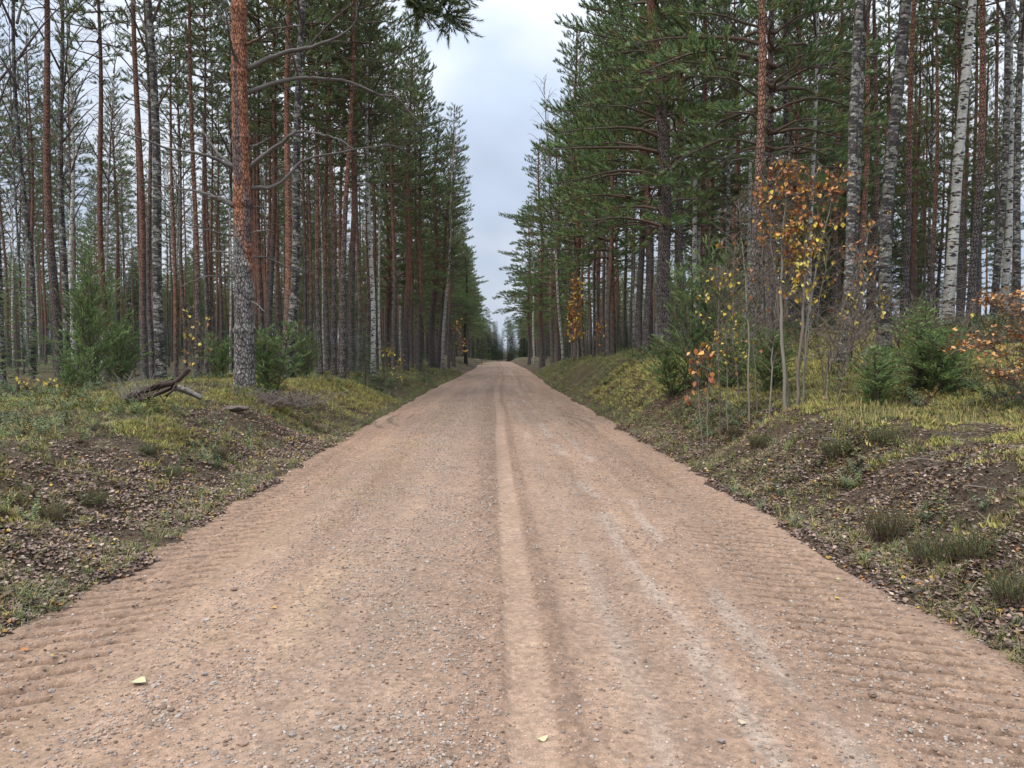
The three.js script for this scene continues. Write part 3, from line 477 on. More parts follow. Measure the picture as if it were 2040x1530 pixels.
// the big pine near the left verge, with each of its limbs
{
  const d = 15, foot = base(482, d), g = thing('pine_tree', 'big near pine with flaking orange bark above a grey scaly foot', 'pine tree', foot); placed.push([foot[0], foot[2]]);
  const H = 20.5, R = 0.172, b = new MB(), pts = [], n = 460, seg = 64;
  for (let k = 0; k <= n; k++) { const y = -0.3 + Math.pow(k / n, 1.25) * (H + 0.3); pts.push(V(0.05 * Math.sin(y * 0.45 + 1), y, 0.05 * Math.sin(y * 0.37))); }
  const cell = (u, v) => { const gx = 24, cu = Math.cos(u * 6.2832), su = Math.sin(u * 6.2832), x = u * gx + (fbm(cu * 2.6 + 7, v * 0.9 + su * 2.6, 55, 3) - 0.5) * 3.4; v += (fbm(cu * 2.2 + 3, v * 0.8 + su * 2.2, 58, 3) - 0.5) * 2.8; const iy = Math.floor(v), ix = Math.floor(x); let f1 = 9, f2 = 9, id = 0; for (let a = -1; a <= 1; a++) for (let q = -1; q <= 1; q++) { const wx = ((ix + a) % gx + gx) % gx, X = ix + a + hash(wx, iy + q, 71), Y = iy + q + hash(wx, iy + q, 72), dd = Math.hypot(X - x, (Y - v) * 0.62); if (dd < f1) { f2 = f1; f1 = dd; id = hash(wx, iy + q, 73); } else if (dd < f2) f2 = dd; } return [f2 - f1, id]; };
  const high = (y, a) => sm(y + 1.5 * (noise(Math.cos(a) * 1.3 + 4, y * 0.8 + Math.sin(a), 9) - 0.5) + 0.5 * Math.cos(a + 0.5), 2.5, 3.2);
  const rad = (t, j, k, a) => { const y = pts[k].y, [e, id] = cell(a / 6.2832, y * 8.5), q = high(y, a), knot = 0.03 * Math.pow(Math.max(0, Math.cos(y * 5.2)), 30); return Math.max(0.02, R * (1 - 0.75 * Math.pow(clamp(y / H), 1.2)) * (1 + 0.25 * Math.exp(-Math.max(0, y) / 0.3)) + knot + (1 - q) * (0.016 * sm(e, 0.03, 0.3) + 0.008 * id) + q * (id > 0.72 ? 0.010 * sm(e, 0, 0.12) : 0.002 * id)); };
  const col = (t, a, p) => { const [e, id] = cell(a / 6.2832, p.y * 8.5), q = high(p.y, a), n1 = 0.7 + 0.6 * noise(a * 4, p.y * 9, 3); let lo = mixc([0.155, 0.138, 0.128], mixc([0.22, 0.195, 0.182], [0.36, 0.325, 0.305], id), sm(e, 0.0, 0.22)); lo = mixc(lo, [0.36, 0.37, 0.33], 0.45 * sm(noise(a * 2, p.y * 3, 6), 0.6, 0.8)); let hi = id > 0.72 ? mixc([0.25, 0.10, 0.06], [0.56, 0.27, 0.15], sm(e, 0, 0.2)) : mixc([0.37, 0.145, 0.078], [0.46, 0.195, 0.108], id); hi = mixc(hi, [0.17, 0.135, 0.13], 0.85 * sm(noise(a * 1.1 + 3, p.y * 0.9, 14), 0.66, 0.78)); const c = mixc(lo, hi, q); return [c[0] * n1 * 1.5, c[1] * n1 * 1.5, c[2] * n1 * 1.5]; };
  b.tube(pts, rad, seg, col, { ur: 3, vr: 1.15 }); part(g, 'trunk', b.geo(true), M.heroBark);
  g.quaternion.setFromUnitVectors(up, V(...pix(481, 20, d)).sub(g.position).normalize()); g.updateMatrixWorld(true);
  const limbs = [
    [0.06, 0.5, [490, 139, 556, 109, 625, 92, 681, 70, 710, 40, 707, -20]], [0.045, -0.4, [490, 184, 573, 159, 636, 156, 693, 163, 761, 190, 787, 193, 818, 225, 855, 261, 917, 301]],
    [0.05, 0.6, [488, 340, 528, 307, 568, 279, 588, 264, 630, 266, 670, 276, 704, 296]], [0.045, -0.5, [488, 374, 542, 372, 571, 352, 602, 321, 661, 307, 741, 293, 787, 290, 818, 310]],
    [0.025, 0.2, [488, 293, 515, 288, 539, 274]], [0.035, 0.8, [488, 90, 520, 74, 542, 58, 602, 51]], [0.02, 0, [490, 415, 512, 412, 534, 414]],
    [0.05, 0.5, [478, 340, 440, 322, 412, 310, 329, 294, 274, 274, 206, 258]], [0.035, -0.5, [474, 337, 439, 310, 420, 285, 406, 263, 395, 241]], [0.035, -0.6, [476, 412, 430, 392, 384, 379, 329, 373, 274, 369]],
    [0.045, 0.7, [480, 136, 463, 100, 456, 63, 445, -10]], [0.045, -0.7, [480, 64, 458, 50, 439, 33, 417, -5]], [0.025, 0.4, [476, 178, 445, 158, 423, 143, 400, 138]],
    [0.03, 0.5, [476, 416, 440, 400, 424, 394, 386, 380]], [0.025, 0.6, [474, 470, 440, 465, 402, 454, 358, 443]], [0.03, -0.6, [476, 517, 460, 506, 445, 501, 420, 502, 392, 509]], [0.02, 0.6, [474, 553, 440, 550, 411, 551, 358, 571]],
    [0.02, 0.3, [492, 466, 520, 460, 542, 458]], [0.025, -0.5, [492, 512, 530, 513, 577, 534, 614, 543]], [0.018, 0.4, [492, 598, 512, 606, 527, 621]], [0.02, -0.2, [490, 417, 505, 415, 520, 413]],
  ];
  const inv = g.matrixWorld.clone().invert(); let li = 0;
  for (const [th, depth, xy] of limbs) {
    const r = rng(500 + li++), ps = []; for (let k = 0; k < xy.length; k += 2) { const q = k / (xy.length - 2); ps.push(V(...pix(xy[k], xy[k + 1], d - depth * 1.6 * q)).applyMatrix4(inv)); }
    const path = smoothPath(ps, 26).map((p, k) => p.add(V((r() - 0.5) * 0.02, (r() - 0.5) * 0.025, (r() - 0.5) * 0.02))), m = new MB(), twigCol = [0.085, 0.066, 0.058], greyish = ps[0].y < 6.2;
    m.tube(path, (q) => lerp(th * 1.05, 0.008, Math.pow(q, 0.7)), 7, (q, a) => { const v = 0.8 + 0.5 * noise(q * 20, a, li); const c = greyish ? [0.125, 0.112, 0.102] : mixc([0.15, 0.078, 0.055], [0.09, 0.068, 0.06], sm(q, 0.1, 0.6)); return c.map((x) => x * v); });
    const len = path.reduce((s, p, k) => k ? s + p.distanceTo(path[k - 1]) : 0, 0), nt = Math.round(len * 5);
    for (let k = 0; k < nt; k++) { const i = 5 + Math.floor(r() * 20), p = path[i], T = path[i + 1].clone().sub(path[i - 1]).normalize(), s = V(r() - 0.5, (r() - 0.35) * 1.2, r() - 0.5).normalize(), l = (0.15 + 0.7 * r() * r()) * Math.min(1, len / 2), mid = p.clone().addScaledVector(T, l * 0.4).addScaledVector(s, l * 0.35), e = p.clone().addScaledVector(T, l * 0.75).addScaledVector(s, l * 0.7).add(V(0, -0.08 * l, 0)); m.tube([p, mid, e], (q) => lerp(0.008, 0.003, q), 3, twigCol); for (let j = 0; j < 2; j++) { const f = mid.clone().lerp(e, r()), h = f.clone().add(V(r() - 0.5, r() - 0.5, r() - 0.5).multiplyScalar(l * 0.6)); m.tube([f, h], (q) => lerp(0.004, 0.002, q), 3, twigCol); } }
    part(g, 'branch', m.geo(), M.plain);
  }
  { // the high limb that reaches over the road and carries needles into the gap of sky
    const r = rng(640), nb = new MB(), m = new MB();
    for (const xy of [[484, -70, 600, -135, 720, -100, 820, -45, 880, 8, 903, 42], [700, -105, 770, -60, 820, -10, 842, 22], [484, -130, 640, -200, 800, -150, 890, -70, 912, -5]]) {
      const ps = []; for (let k = 0; k < xy.length; k += 2) ps.push(V(...pix(xy[k], xy[k + 1], d + 0.8 * k / xy.length)).applyMatrix4(inv)); const path = smoothPath(ps, 24); m.tube(path, (q) => lerp(0.05, 0.008, q), 6, [0.12, 0.075, 0.055]);
      for (let k = 9; k < 24; k++) for (let j = 0; j < 5; j++) { const p = path[k], T = path[k + 1].clone().sub(p).normalize(), s = V(r() - 0.5, (r() - 0.4) * 0.9, r() - 0.5).normalize(), l = 0.2 + 0.55 * r(), e = p.clone().addScaledVector(T, l * 0.6).addScaledVector(s, l * 0.7); m.tube([p, e], (q) => lerp(0.008, 0.003, q), 3, [0.09, 0.07, 0.06]); for (let w = 0.3; w <= 1; w += 0.16) { const pp = p.clone().lerp(e, w), dd = e.clone().sub(p).normalize().add(V((r() - 0.5) * 0.9, 0.3 + (r() - 0.5) * 0.6, (r() - 0.5) * 0.9)).normalize(); tuft(nb, r, pp.x, pp.y, pp.z, dd.x, dd.y, dd.z, { n: 16, len: 0.11, w: 0.008, open: 0.85, shoot: 0.14, c1: [0.096, 0.141, 0.062], c2: [0.130, 0.169, 0.062], brown: 0.06, tone: 0.9 }); } }
    }
    part(g, 'branch', m.geo(), M.plain); part(g, 'crown', nb.geo(), M.needle);
  }
  const c = pineCrown(61, { H: 20.5, from: 0.44, R: 4.1, bare: 0.45, sag: 0.3, rise0: 0.3, gap: 0.7, whorl: 3, tuftGap: 0.11, deadTo: 0 });
  part(g, 'upper_branches', c.branches, M.plain).userData.kind = 'stuff'; part(g, 'crown', c.needles, M.needle);
}
// background trees that only their rank tells apart
{
  const r = rng(4242), free = (x, z, s) => placed.every(([a, b]) => Math.hypot(a - x, b - z) > s);
  const put = (kind, px, d, label, group, o = {}) => { const p = base(px, d); const u = p[0] - roadX(d); if (Math.abs(u) < 4.0 || !free(p[0], p[2], 0.8)) return; addTree(kind, p, o.dia ?? 0.14 + 0.12 * r(), { label, group, ...o, top: [p[0] + (r() - 0.5) * 0.7, p[1] + 15, p[2] + (r() - 0.5) * 0.7] }); };
  for (let k = 0; k < 150; k++) { const px = -60 + 1015 * r(), open = px < 520; put('pine', px, Math.sqrt(lerp(open ? 34 * 34 : 27 * 27, 105 * 105, r())), 'slender pine back among the trunks of the forest left of the road', 'background pines left of the road', open ? { v: r() < 0.5 ? 1 : 4, wide: 0.85 } : {}); }
  for (let k = 0; k < 26; k++) put('birch', -40 + 900 * r(), Math.sqrt(lerp(34 * 34, 85 * 85, r())), 'slender birch back among the pines of the left forest', 'background birches left of the road', { dia: 0.13 });
  for (let k = 0; k < 46; k++) put('roadside', 1330 + 500 * r(), Math.sqrt(lerp(24 * 24, 62 * 62, r())), 'bushy green pine with low branches inside the forest right of the road', 'bushy pines inside the right forest', { H: 10 + 9 * r(), wide: 0.85 });
  for (let k = 0; k < 14; k++) put('roadside', 1810 + 240 * r(), Math.sqrt(lerp(26 * 26, 55 * 55, r())), 'bushy green pine with low branches inside the forest right of the road', 'bushy pines inside the right forest', { H: 10 + 7 * r(), wide: 0.75 });
  for (let k = 0; k < 16; k++) put('roadside', 420 + 500 * r(), Math.sqrt(lerp(45 * 45, 95 * 95, r())), 'bushy green pine with low branches deep in the forest left of the road', 'bushy pines inside the left forest', { H: 9 + 8 * r(), wide: 0.8 });
  for (let k = 0; k < 55; k++) put('pine', 1060 + 640 * r(), Math.sqrt(lerp(27 * 27, 90 * 90, r())), 'slender pine back among the trunks of the forest right of the road', 'background pines right of the road');
  for (let k = 0; k < 20; k++) put('pine', 1690 + 400 * r(), Math.sqrt(lerp(27 * 27, 60 * 60, r())), 'slender pine back among the trunks of the forest right of the road', 'background pines right of the road');
  for (let k = 0; k < 16; k++) put('birch', 1160 + 880 * r(), Math.sqrt(lerp(27 * 27, 60 * 60, r())), 'slender birch back among the pines of the right forest', 'background birches right of the road', { dia: 0.14 });
  for (const s of [-1, 1]) for (let d = s < 0 ? 44 : 26; d < 150; d += 2.6 + 0.02 * d + 2 * r()) {
    const q = sm(d, 40, 90), u = s * (s < 0 ? lerp(6.4, 4.2, sm(d, 45, 105)) + 1.6 * r() : lerp(5.8, 5.0, q) + 2.0 * r()), x = roadX(d) + u; if (!free(x, -d, 1.4)) continue;
    const p = [x, ground(x, -d), -d]; addTree('roadside', p, 0.2 + 0.12 * r(), { label: s < 0 ? 'far roadside pine with deep green crown lining the left edge' : 'roadside pine with deep green crown hanging towards the road from the right bank', group: s < 0 ? 'roadside pines left' : 'roadside pines right', turn: s < 0 ? 0 : Math.PI, H: (s < 0 ? 16 : lerp(18.5, 13.8, sm(d, 38, 72))) + 3 * r() });
  }
}
// the far forest, read as one mass
{
  const r = rng(99), b = new MB(), src = PINES[0];
  const low = (c, wood, frac, seed) => { const q = rng(seed), m = new MB(), P = c.needles.attributes.position.array, C = c.needles.attributes.color.array; m.tube([V(0, -0.5, 0), V(0, 6, 0), V(0, 12, 0), V(0, c.H, 0)], (t) => lerp(0.12, 0.02, t), 5, (t) => mixc([0.13, 0.10, 0.09], [0.26, 0.13, 0.08], sm(t, 0.2, 0.5))); for (let k = 0; k < P.length / 9; k++) if (q() < frac) { const o = k * 9, cx = (P[o] + P[o + 3] + P[o + 6]) / 3, cy = (P[o + 1] + P[o + 4] + P[o + 7]) / 3, cz = (P[o + 2] + P[o + 5] + P[o + 8]) / 3, s = 2.6, ids = []; for (let j = 0; j < 3; j++) ids.push(m.v(cx + (P[o + j * 3] - cx) * s, cy + (P[o + j * 3 + 1] - cy) * s, cz + (P[o + j * 3 + 2] - cz) * s, 0, 1, 0, [C[o], C[o + 1], C[o + 2]])); m.i.push(...ids); } return m.geo(true); };
  const kinds = [low(PINES[0], 1, 0.24, 1), low(PINES[2], 1, 0.24, 2), low(FAR_SPRUCE, 1, 0.8, 3), low(FAR_SPRUCE, 1, 0.3, 4)];
  const lists = [[], [], [], []], m4 = new THREE.Matrix4();
  for (let k = 0; k < 900; k++) {
    const d = Math.sqrt(lerp(105 * 105, 240 * 240, r())), px = r() < 0.72 ? -150 + 1180 * r() : 1010 + 640 * r(), p = base(px, d), u = p[0] - roadX(d); if (Math.abs(u) < 6) continue;
    const s = (d > 200 && Math.abs(u) < 16 ? 0.6 : 0.95) * (0.85 + 0.3 * r()); m4.compose(V(...p), new THREE.Quaternion().setFromAxisAngle(up, r() * 6.28), V(s, s, s)); lists[r() < 0.2 ? 2 : r() < 0.5 ? 0 : 1].push(m4.clone());
  }
  for (let k = 0; k < 300; k++) { const d = 178 + 90 * r(), x = -30 + 66 * r(), s = (0.55 + 0.35 * r()); if (d < 222 && Math.abs(x - roadX(d)) < 4.5) continue; m4.compose(V(x, ground(x, -d) - 0.3, -d), new THREE.Quaternion().setFromAxisAngle(up, r() * 6.28), V(s * 1.3, s, s * 1.3)); lists[r() < 0.7 ? 2 : 0].push(m4.clone()); }
  for (let k = 0; k < 900; k++) {                                     // low spruces and junipers between the far trunks
    const d = Math.sqrt(lerp(38 * 38, 170 * 170, r())), px = r() < 0.68 ? -150 + 1150 * r() : 1030 + 700 * r(), p = base(px, d), u = p[0] - roadX(d); if (Math.abs(u) < 6.5) continue;
    const s = (0.1 + 0.22 * r() * r()) * (1 + d / 160); m4.compose(V(...p), new THREE.Quaternion().setFromAxisAngle(up, r() * 6.28), V(s * 1.3, s, s * 1.3)); lists[3].push(m4.clone());
  }
  lists.forEach((L, i) => { const o = new THREE.InstancedMesh(kinds[i], M.needle, L.length); L.forEach((m, k) => o.setMatrixAt(k, m)); o.name = numbered(i < 3 ? 'far_forest' : 'undergrowth'); scene.add(o); tag(o, i < 3 ? 'distant forest of pines and spruces closing the view beyond the trunks' : 'low young conifers growing between the far trunks', null, null, 'stuff'); });
}

// ------------------------------------------------------------------ junipers, young spruces, heather
function conifer(seed, o) {                                           // a bush of needle sprays: upright and ragged, or tiered
  const r = rng(seed), wood = new MB(), green = new MB(), H = o.H, R = o.R;
  const stems = o.stems ?? 1;
  for (let s = 0; s < stems; s++) {
    const lx = stems > 1 ? (r() - 0.5) * R * 0.9 : 0, lz = stems > 1 ? (r() - 0.5) * R * 0.9 : 0, h = H * (s ? 0.55 + 0.4 * r() : 1), top = V(lx * 1.6 + (r() - 0.5) * 0.1, h, lz * 1.6), foot = V(lx * 0.3, -0.1, lz * 0.3);
    wood.tube([foot, foot.clone().lerp(top, 0.5), top], (t) => lerp(0.012 + 0.008 * h, 0.005, t), 5, [0.10, 0.078, 0.062]);
    let az = r() * 6; const cnt = Math.round(o.count / stems);
    for (let k = 0; k < cnt; k++) {
      const t = Math.pow((k + r()) / cnt, 0.9) * 0.98 + 0.02, p = foot.clone().lerp(top, t); az += 2.4 + r() * 0.5;
      const L = R * (o.tier ? (1 - t) * 1.05 + 0.08 : Math.pow(1 - t, 0.55) * (0.45 + 0.75 * sm(t, 0, 0.3))) * (0.55 + 0.75 * r()) * (o.tier ? 1 : 0.3 + 1.3 * noise(az % 6.28 * 1.3, t * 7, seed)), rise = o.tier ? 0.12 - 0.3 * r() : 0.15 + 1.1 * r(), d = V(Math.cos(az), rise, Math.sin(az)).normalize(), e = p.clone().addScaledVector(d, L); if (!o.tier) e.y += 0.1 * L; const tone = 0.65 + 0.7 * r();
      wood.tube([p, e], (q) => lerp(0.006, 0.003, q), 3, [0.11, 0.085, 0.065]);
      for (let w = L * (o.bare ?? 0.2); w <= L; w += o.step * (0.8 + 0.4 * r())) { const pp = p.clone().lerp(e, w / L), j = o.tier ? 1.5 : 1.9, dd = V(d.x + (r() - 0.5) * j, d.y + (o.tier ? (r() - 0.6) * 0.4 : 0.25 + (r() - 0.5) * 0.7), d.z + (r() - 0.5) * j).normalize(); tuft(green, r, pp.x, pp.y, pp.z, dd.x, dd.y, dd.z, { n: o.n ?? 16, len: o.len ?? 0.042, w: o.w ?? 0.0065, open: o.open ?? 0.7, shoot: o.shoot ?? 0.09, c1: o.c1 ?? [0.132, 0.207, 0.069], c2: o.c2 ?? [0.190, 0.259, 0.092], brown: o.brown ?? 0.03, tone }); }
    }
  }
  return { wood: wood.geo(), green: green.geo() };
}
const JUNIPER = [conifer(201, { H: 2.9, R: 0.75, stems: 4, count: 230, step: 0.05 }), conifer(202, { H: 1.5, R: 0.5, stems: 3, count: 170, step: 0.045 }), conifer(203, { H: 2.4, R: 0.9, stems: 5, count: 240, step: 0.05, c1: [0.103, 0.161, 0.057], c2: [0.144, 0.201, 0.071] })];
const YOUNG = [conifer(211, { H: 2.6, R: 0.95, tier: true, count: 110, step: 0.075, len: 0.03, shoot: 0.14, c1: [0.103, 0.155, 0.057], c2: [0.144, 0.201, 0.075] }), conifer(212, { H: 1.7, R: 0.75, tier: true, count: 90, step: 0.07, len: 0.03, c1: [0.069, 0.121, 0.063], c2: [0.092, 0.149, 0.075] })];
function bush(name, cat, px, d, v, scale, label, turn = 0, wide = 1) {
  const g = thing(name, label, cat, base(px, d)); g.rotation.y = turn; part(g, 'stems', v.wood, M.plain).scale.set(scale * wide, scale, scale * wide); part(g, 'crown', v.green, M.needle).scale.set(scale * wide, scale, scale * wide); return g;
}
bush('juniper', 'juniper', 190, 17, JUNIPER[0], 1.2, 'tall bushy green juniper below the red pine at left', 0.4, 0.8);
bush('young_spruce', 'spruce', 36, 15, YOUNG[0], 1.0, 'young open branched spruce near the left edge of the view', 1.1);
bush('juniper', 'juniper', 240, 18.5, JUNIPER[2], 0.75, 'low dark juniper at the right foot of the tall bushy juniper', 2.0);
bush('juniper', 'juniper', 150, 14, JUNIPER[1], 0.55, 'small low juniper sprig in front of the tall bushy juniper', 2.7);
bush('juniper', 'juniper', 437, 19, JUNIPER[1], 0.72, 'small juniper just left of the big near pine', 0.3);
bush('juniper', 'juniper', 540, 15.5, JUNIPER[1], 0.95, 'bright green juniper just right of the big near pine', 1.9, 1.15);
bush('juniper', 'juniper', 602, 21, JUNIPER[2], 0.62, 'dark juniper just right of the grey aspen foot', 0.9);
bush('young_spruce', 'spruce', 728, 25, YOUNG[1], 1.05, 'dark young spruce behind the clean white birch on the left', 0.5);
bush('young_spruce', 'spruce', 765, 28, YOUNG[1], 0.8, 'small young spruce with yellowish leaves beside it, right of the white birch', 2.2);
bush('young_spruce', 'spruce', 845, 35, YOUNG[1], 0.8, 'small dark spruce at the stout pine far along the left verge', 1.2);
bush('young_spruce', 'spruce', 960, 110, YOUNG[0], 2.0, 'spruce at the far left bend of the road', 1.2);
bush('juniper', 'juniper', 1402, 15, JUNIPER[2], 1.25, 'tall dark green juniper right of the massive branched pine', 0.4, 0.8);
bush('juniper', 'juniper', 1345, 15.5, JUNIPER[1], 0.8, 'round low juniper at the left foot of the tall dark juniper', 2.4, 1.3);
bush('juniper', 'juniper', 1458, 14, JUNIPER[1], 0.85, 'dark shaded juniper between the two thin yellow saplings', 1.0, 1.2);
bush('juniper', 'juniper', 1535, 12.4, JUNIPER[1], 0.72, 'shaded green juniper behind the grey sapling stems', 4.0, 1.3);
bush('juniper', 'juniper', 1830, 10.2, JUNIPER[0], 0.42, 'bright green juniper with brown patches in front of the white birch', 2.2, 1.7);
bush('juniper', 'juniper', 1745, 9.6, JUNIPER[1], 0.5, 'low green juniper at the left of the one with brown patches', 0.2, 1.5);
bush('juniper', 'juniper', 1885, 9.8, JUNIPER[1], 0.55, 'low green juniper at the right of the one with brown patches', 3.0, 1.5);
// ------------------------------------------------------------------ leaves
function leafGeo(L, W, fold, seed) {                                   // ovate leaf, creased along the midrib, bent at its tip
  const r = rng(seed), b = new MB(), n = 5, mid = [], le = [], ri = []; const bend = (r() - 0.5) * 0.9, tw = (r() - 0.5) * 0.5;
  for (let k = 0; k <= n; k++) { const t = k / n, w = W * Math.sin(Math.PI * Math.pow(t, 0.75)) * (k === n ? 0 : 1), y = bend * L * t * t * 0.5; mid.push(b.v(0, y, t * L, 0, 1, 0, [1, 1, 1])); le.push(b.v(-w, y + fold * w + tw * w * t, t * L, 0, 1, 0, [1, 1, 1])); ri.push(b.v(w, y + fold * w - tw * w * t, t * L, 0, 1, 0, [1, 1, 1])); }
  for (let k = 0; k < n; k++) { b.i.push(mid[k], mid[k + 1], le[k], le[k], mid[k + 1], le[k + 1], mid[k], ri[k], mid[k + 1], ri[k], ri[k + 1], mid[k + 1]); }
  b.blade(0, 0, 0, (r() - 0.5) * 0.4, 0.1, -1, 1, 0, 0, L * 0.5, L * 0.02, [1, 1, 1]);
  return b.geo(true);
}
const LEAVES = [leafGeo(1, 0.36, 0.35, 1), leafGeo(1, 0.42, 0.6, 2), leafGeo(1, 0.30, 0.15, 3), leafGeo(1, 0.40, -0.4, 4)];
const paint = (c, rough = 0.7) => new THREE.MeshStandardMaterial({ color: new THREE.Color().setRGB(...c), roughness: rough, side: THREE.DoubleSide });
const LITTER = [[0.26, 0.175, 0.13], [0.19, 0.125, 0.092], [0.10, 0.068, 0.058], [0.34, 0.24, 0.185], [0.15, 0.10, 0.088], [0.22, 0.165, 0.145], [0.46, 0.35, 0.28], [0.46, 0.30, 0.06], [0.36, 0.16, 0.05]];
const litterMats = LITTER.map((c) => paint(c)), ORANGE = [[0.50, 0.205, 0.045], [0.42, 0.155, 0.045], [0.55, 0.29, 0.05], [0.34, 0.115, 0.04]].map((c) => paint(c, 0.55)), YELLOW = [[0.58, 0.46, 0.07], [0.50, 0.42, 0.09], [0.55, 0.38, 0.05]].map((c) => paint(c, 0.55)), PEACH = [[0.5, 0.22, 0.065], [0.44, 0.18, 0.055], [0.54, 0.31, 0.10]].map((c) => paint(c, 0.55));
// ------------------------------------------------------------------ saplings: thin stems, twigs and the last leaves
function sapling(name, label, cat, foot, stems, o) {                   // stems: lists of points in the scene; each a part, leaves parts too
  const g = thing(name, label, cat, foot), r = rng(o.seed), off = V(...foot), tips = []; let tw = new MB();
  for (const s of stems) {
    const ps = smoothPath(s.pts.map((p) => V(...p).sub(off)), 16).map((p, k) => k ? p.add(V((r() - 0.5) * 0.03, 0, (r() - 0.5) * 0.03)) : p), m = new MB();
    m.tube(ps, (t) => lerp(s.th, 0.004, Math.pow(t, 1.2)), 6, (t, a) => { const v = 0.8 + 0.45 * noise(t * 26, a, o.seed); return (s.col ?? [0.20, 0.18, 0.15]).map((q) => q * v); }); part(g, 'stem', m.geo(), M.plain);
    const nb = Math.round((s.twigs ?? 14) * 1.5);
    for (let k = 0; k < nb; k++) {
      const t = (s.from ?? 0.3) + (1 - (s.from ?? 0.3)) * (k + r()) / nb, i = Math.min(15, Math.floor(t * 16)), p = ps[i].clone().lerp(ps[i + 1], t * 16 - i), a = r() * 6.28, L = (s.reach ?? 0.7) * (0.3 + 0.7 * r()) * (1.15 - t * 0.6), d = V(Math.cos(a), 0.5 + 0.6 * r() + (s.rise ?? 0), Math.sin(a)).normalize(), mid = p.clone().addScaledVector(d, L * 0.5).add(V(0, 0.02, 0)), e = p.clone().addScaledVector(d, L).add(V(0, -0.12 * L + 0.08 * r(), 0));
      tw.tube([p, mid, e], (q) => lerp(0.0065, 0.003, q), 4, [0.15, 0.115, 0.09]); tips.push([mid, e]);
      for (let j = 0; j < 4; j++) { const f = mid.clone().lerp(e, r()), h = f.clone().add(V(r() - 0.5, r() * 0.7 - 0.1, r() - 0.5).multiplyScalar(0.32)); tw.tube([f, h], (q) => lerp(0.0045, 0.0024, q), 3, [0.16, 0.125, 0.10]); tips.push([f, h]); }
    }
  }
  part(g, 'twigs', tw.geo(), M.plain).userData.kind = 'stuff';
  if (o.more) { const mb = new MB(), q4 = new THREE.Matrix4(), P = V(0, 0, 0); let n = 0; for (const [count, cols, test, size] of o.more) { const list = tips.filter(([a, b]) => test(b.clone().add(off))); for (let k = 0; list.length && k < count; k++) { const [a, b] = list[Math.floor(r() * list.length)], p = a.clone().lerp(b, 0.2 + 0.8 * r()), s = size * (0.5 + 0.8 * r()), c = cols[Math.floor(r() * cols.length)], lg = LEAVES[Math.floor(r() * 4)], pa = lg.attributes.position, st = mb.p.length / 3; q4.compose(p, new THREE.Quaternion().setFromEuler(new THREE.Euler((o.flat ? 0.2 : 1.0) + (r() - 0.5) * 1.8, r() * 6.28, (r() - 0.5) * 1.8, 'YXZ')), V(s, s, s)); for (let j = 0; j < pa.count; j++) { P.fromBufferAttribute(pa, j).applyMatrix4(q4); mb.v(P.x, P.y, P.z, 0, 1, 0, c); } for (const j of lg.index.array) mb.i.push(st + j); n++; } } if (n) part(g, 'leaves', mb.geo(true), M.leaf).userData.kind = 'stuff'; }
  for (const [count, mats, test, size] of o.leaves ?? []) {
    const list = tips.filter(([a, b]) => test(b.clone().add(off))); if (!list.length) continue;
    for (let k = 0; k < count; k++) { const [a, b] = list[Math.floor(r() * list.length)], p = a.clone().lerp(b, 0.25 + 0.75 * r()), l = part(g, 'leaf', LEAVES[Math.floor(r() * 4)], mats[Math.floor(r() * mats.length)]); const s = size * (0.65 + 0.6 * r()); l.position.copy(p); l.scale.set(s, s, s); l.rotation.set((o.flat ? 0.2 : 1.0) + (r() - 0.5) * 1.4, r() * 6.28, (r() - 0.5) * 1.6, 'YXZ'); }
  }
  return g;
}
const stemPts = (d, ...xy) => { const o = []; for (let k = 0; k < xy.length; k += 2) o.push(k ? pix(xy[k], xy[k + 1], d + (xy[k + 1] < 500 ? 0.15 : 0)) : base(xy[0], d)); return o; };
const row = (py) => (p) => { const q = p.clone().project(camera); return (1 - q.y) * 765 < py[1] && (1 - q.y) * 765 > py[0] && (!py[2] || ((q.x + 1) * 1020 > py[2] && (q.x + 1) * 1020 < py[3])); };
const ORC = [[0.46, 0.19, 0.045], [0.38, 0.14, 0.04], [0.52, 0.28, 0.05], [0.30, 0.105, 0.04]], YEC = [[0.54, 0.43, 0.07], [0.46, 0.39, 0.09], [0.52, 0.36, 0.05]], PEC = [[0.5, 0.22, 0.06], [0.44, 0.17, 0.05], [0.52, 0.3, 0.09]];
const GREYSTEM = [0.24, 0.215, 0.17], BROWNSTEM = [0.17, 0.14, 0.115];
sapling('sapling', 'tall grey sapling carrying the crowd of orange leaves, left stem of the clump', 'sapling', base(1565, 10.5), [
  { pts: stemPts(10.5, 1566, 800, 1558, 640, 1560, 480, 1568, 330), th: 0.028, twigs: 36, from: 0.45, reach: 0.62, col: GREYSTEM }, { pts: stemPts(10.6, 1575, 800, 1545, 560, 1535, 420, 1548, 340), th: 0.015, twigs: 22, from: 0.4, reach: 0.5, col: BROWNSTEM }],
  { seed: 301, more: [[170, ORC, row([300, 530]), 0.055], [20, YEC, row([400, 640]), 0.05]], leaves: [[255, ORANGE, row([300, 540]), 0.064], [22, YELLOW, row([310, 620]), 0.064]] });
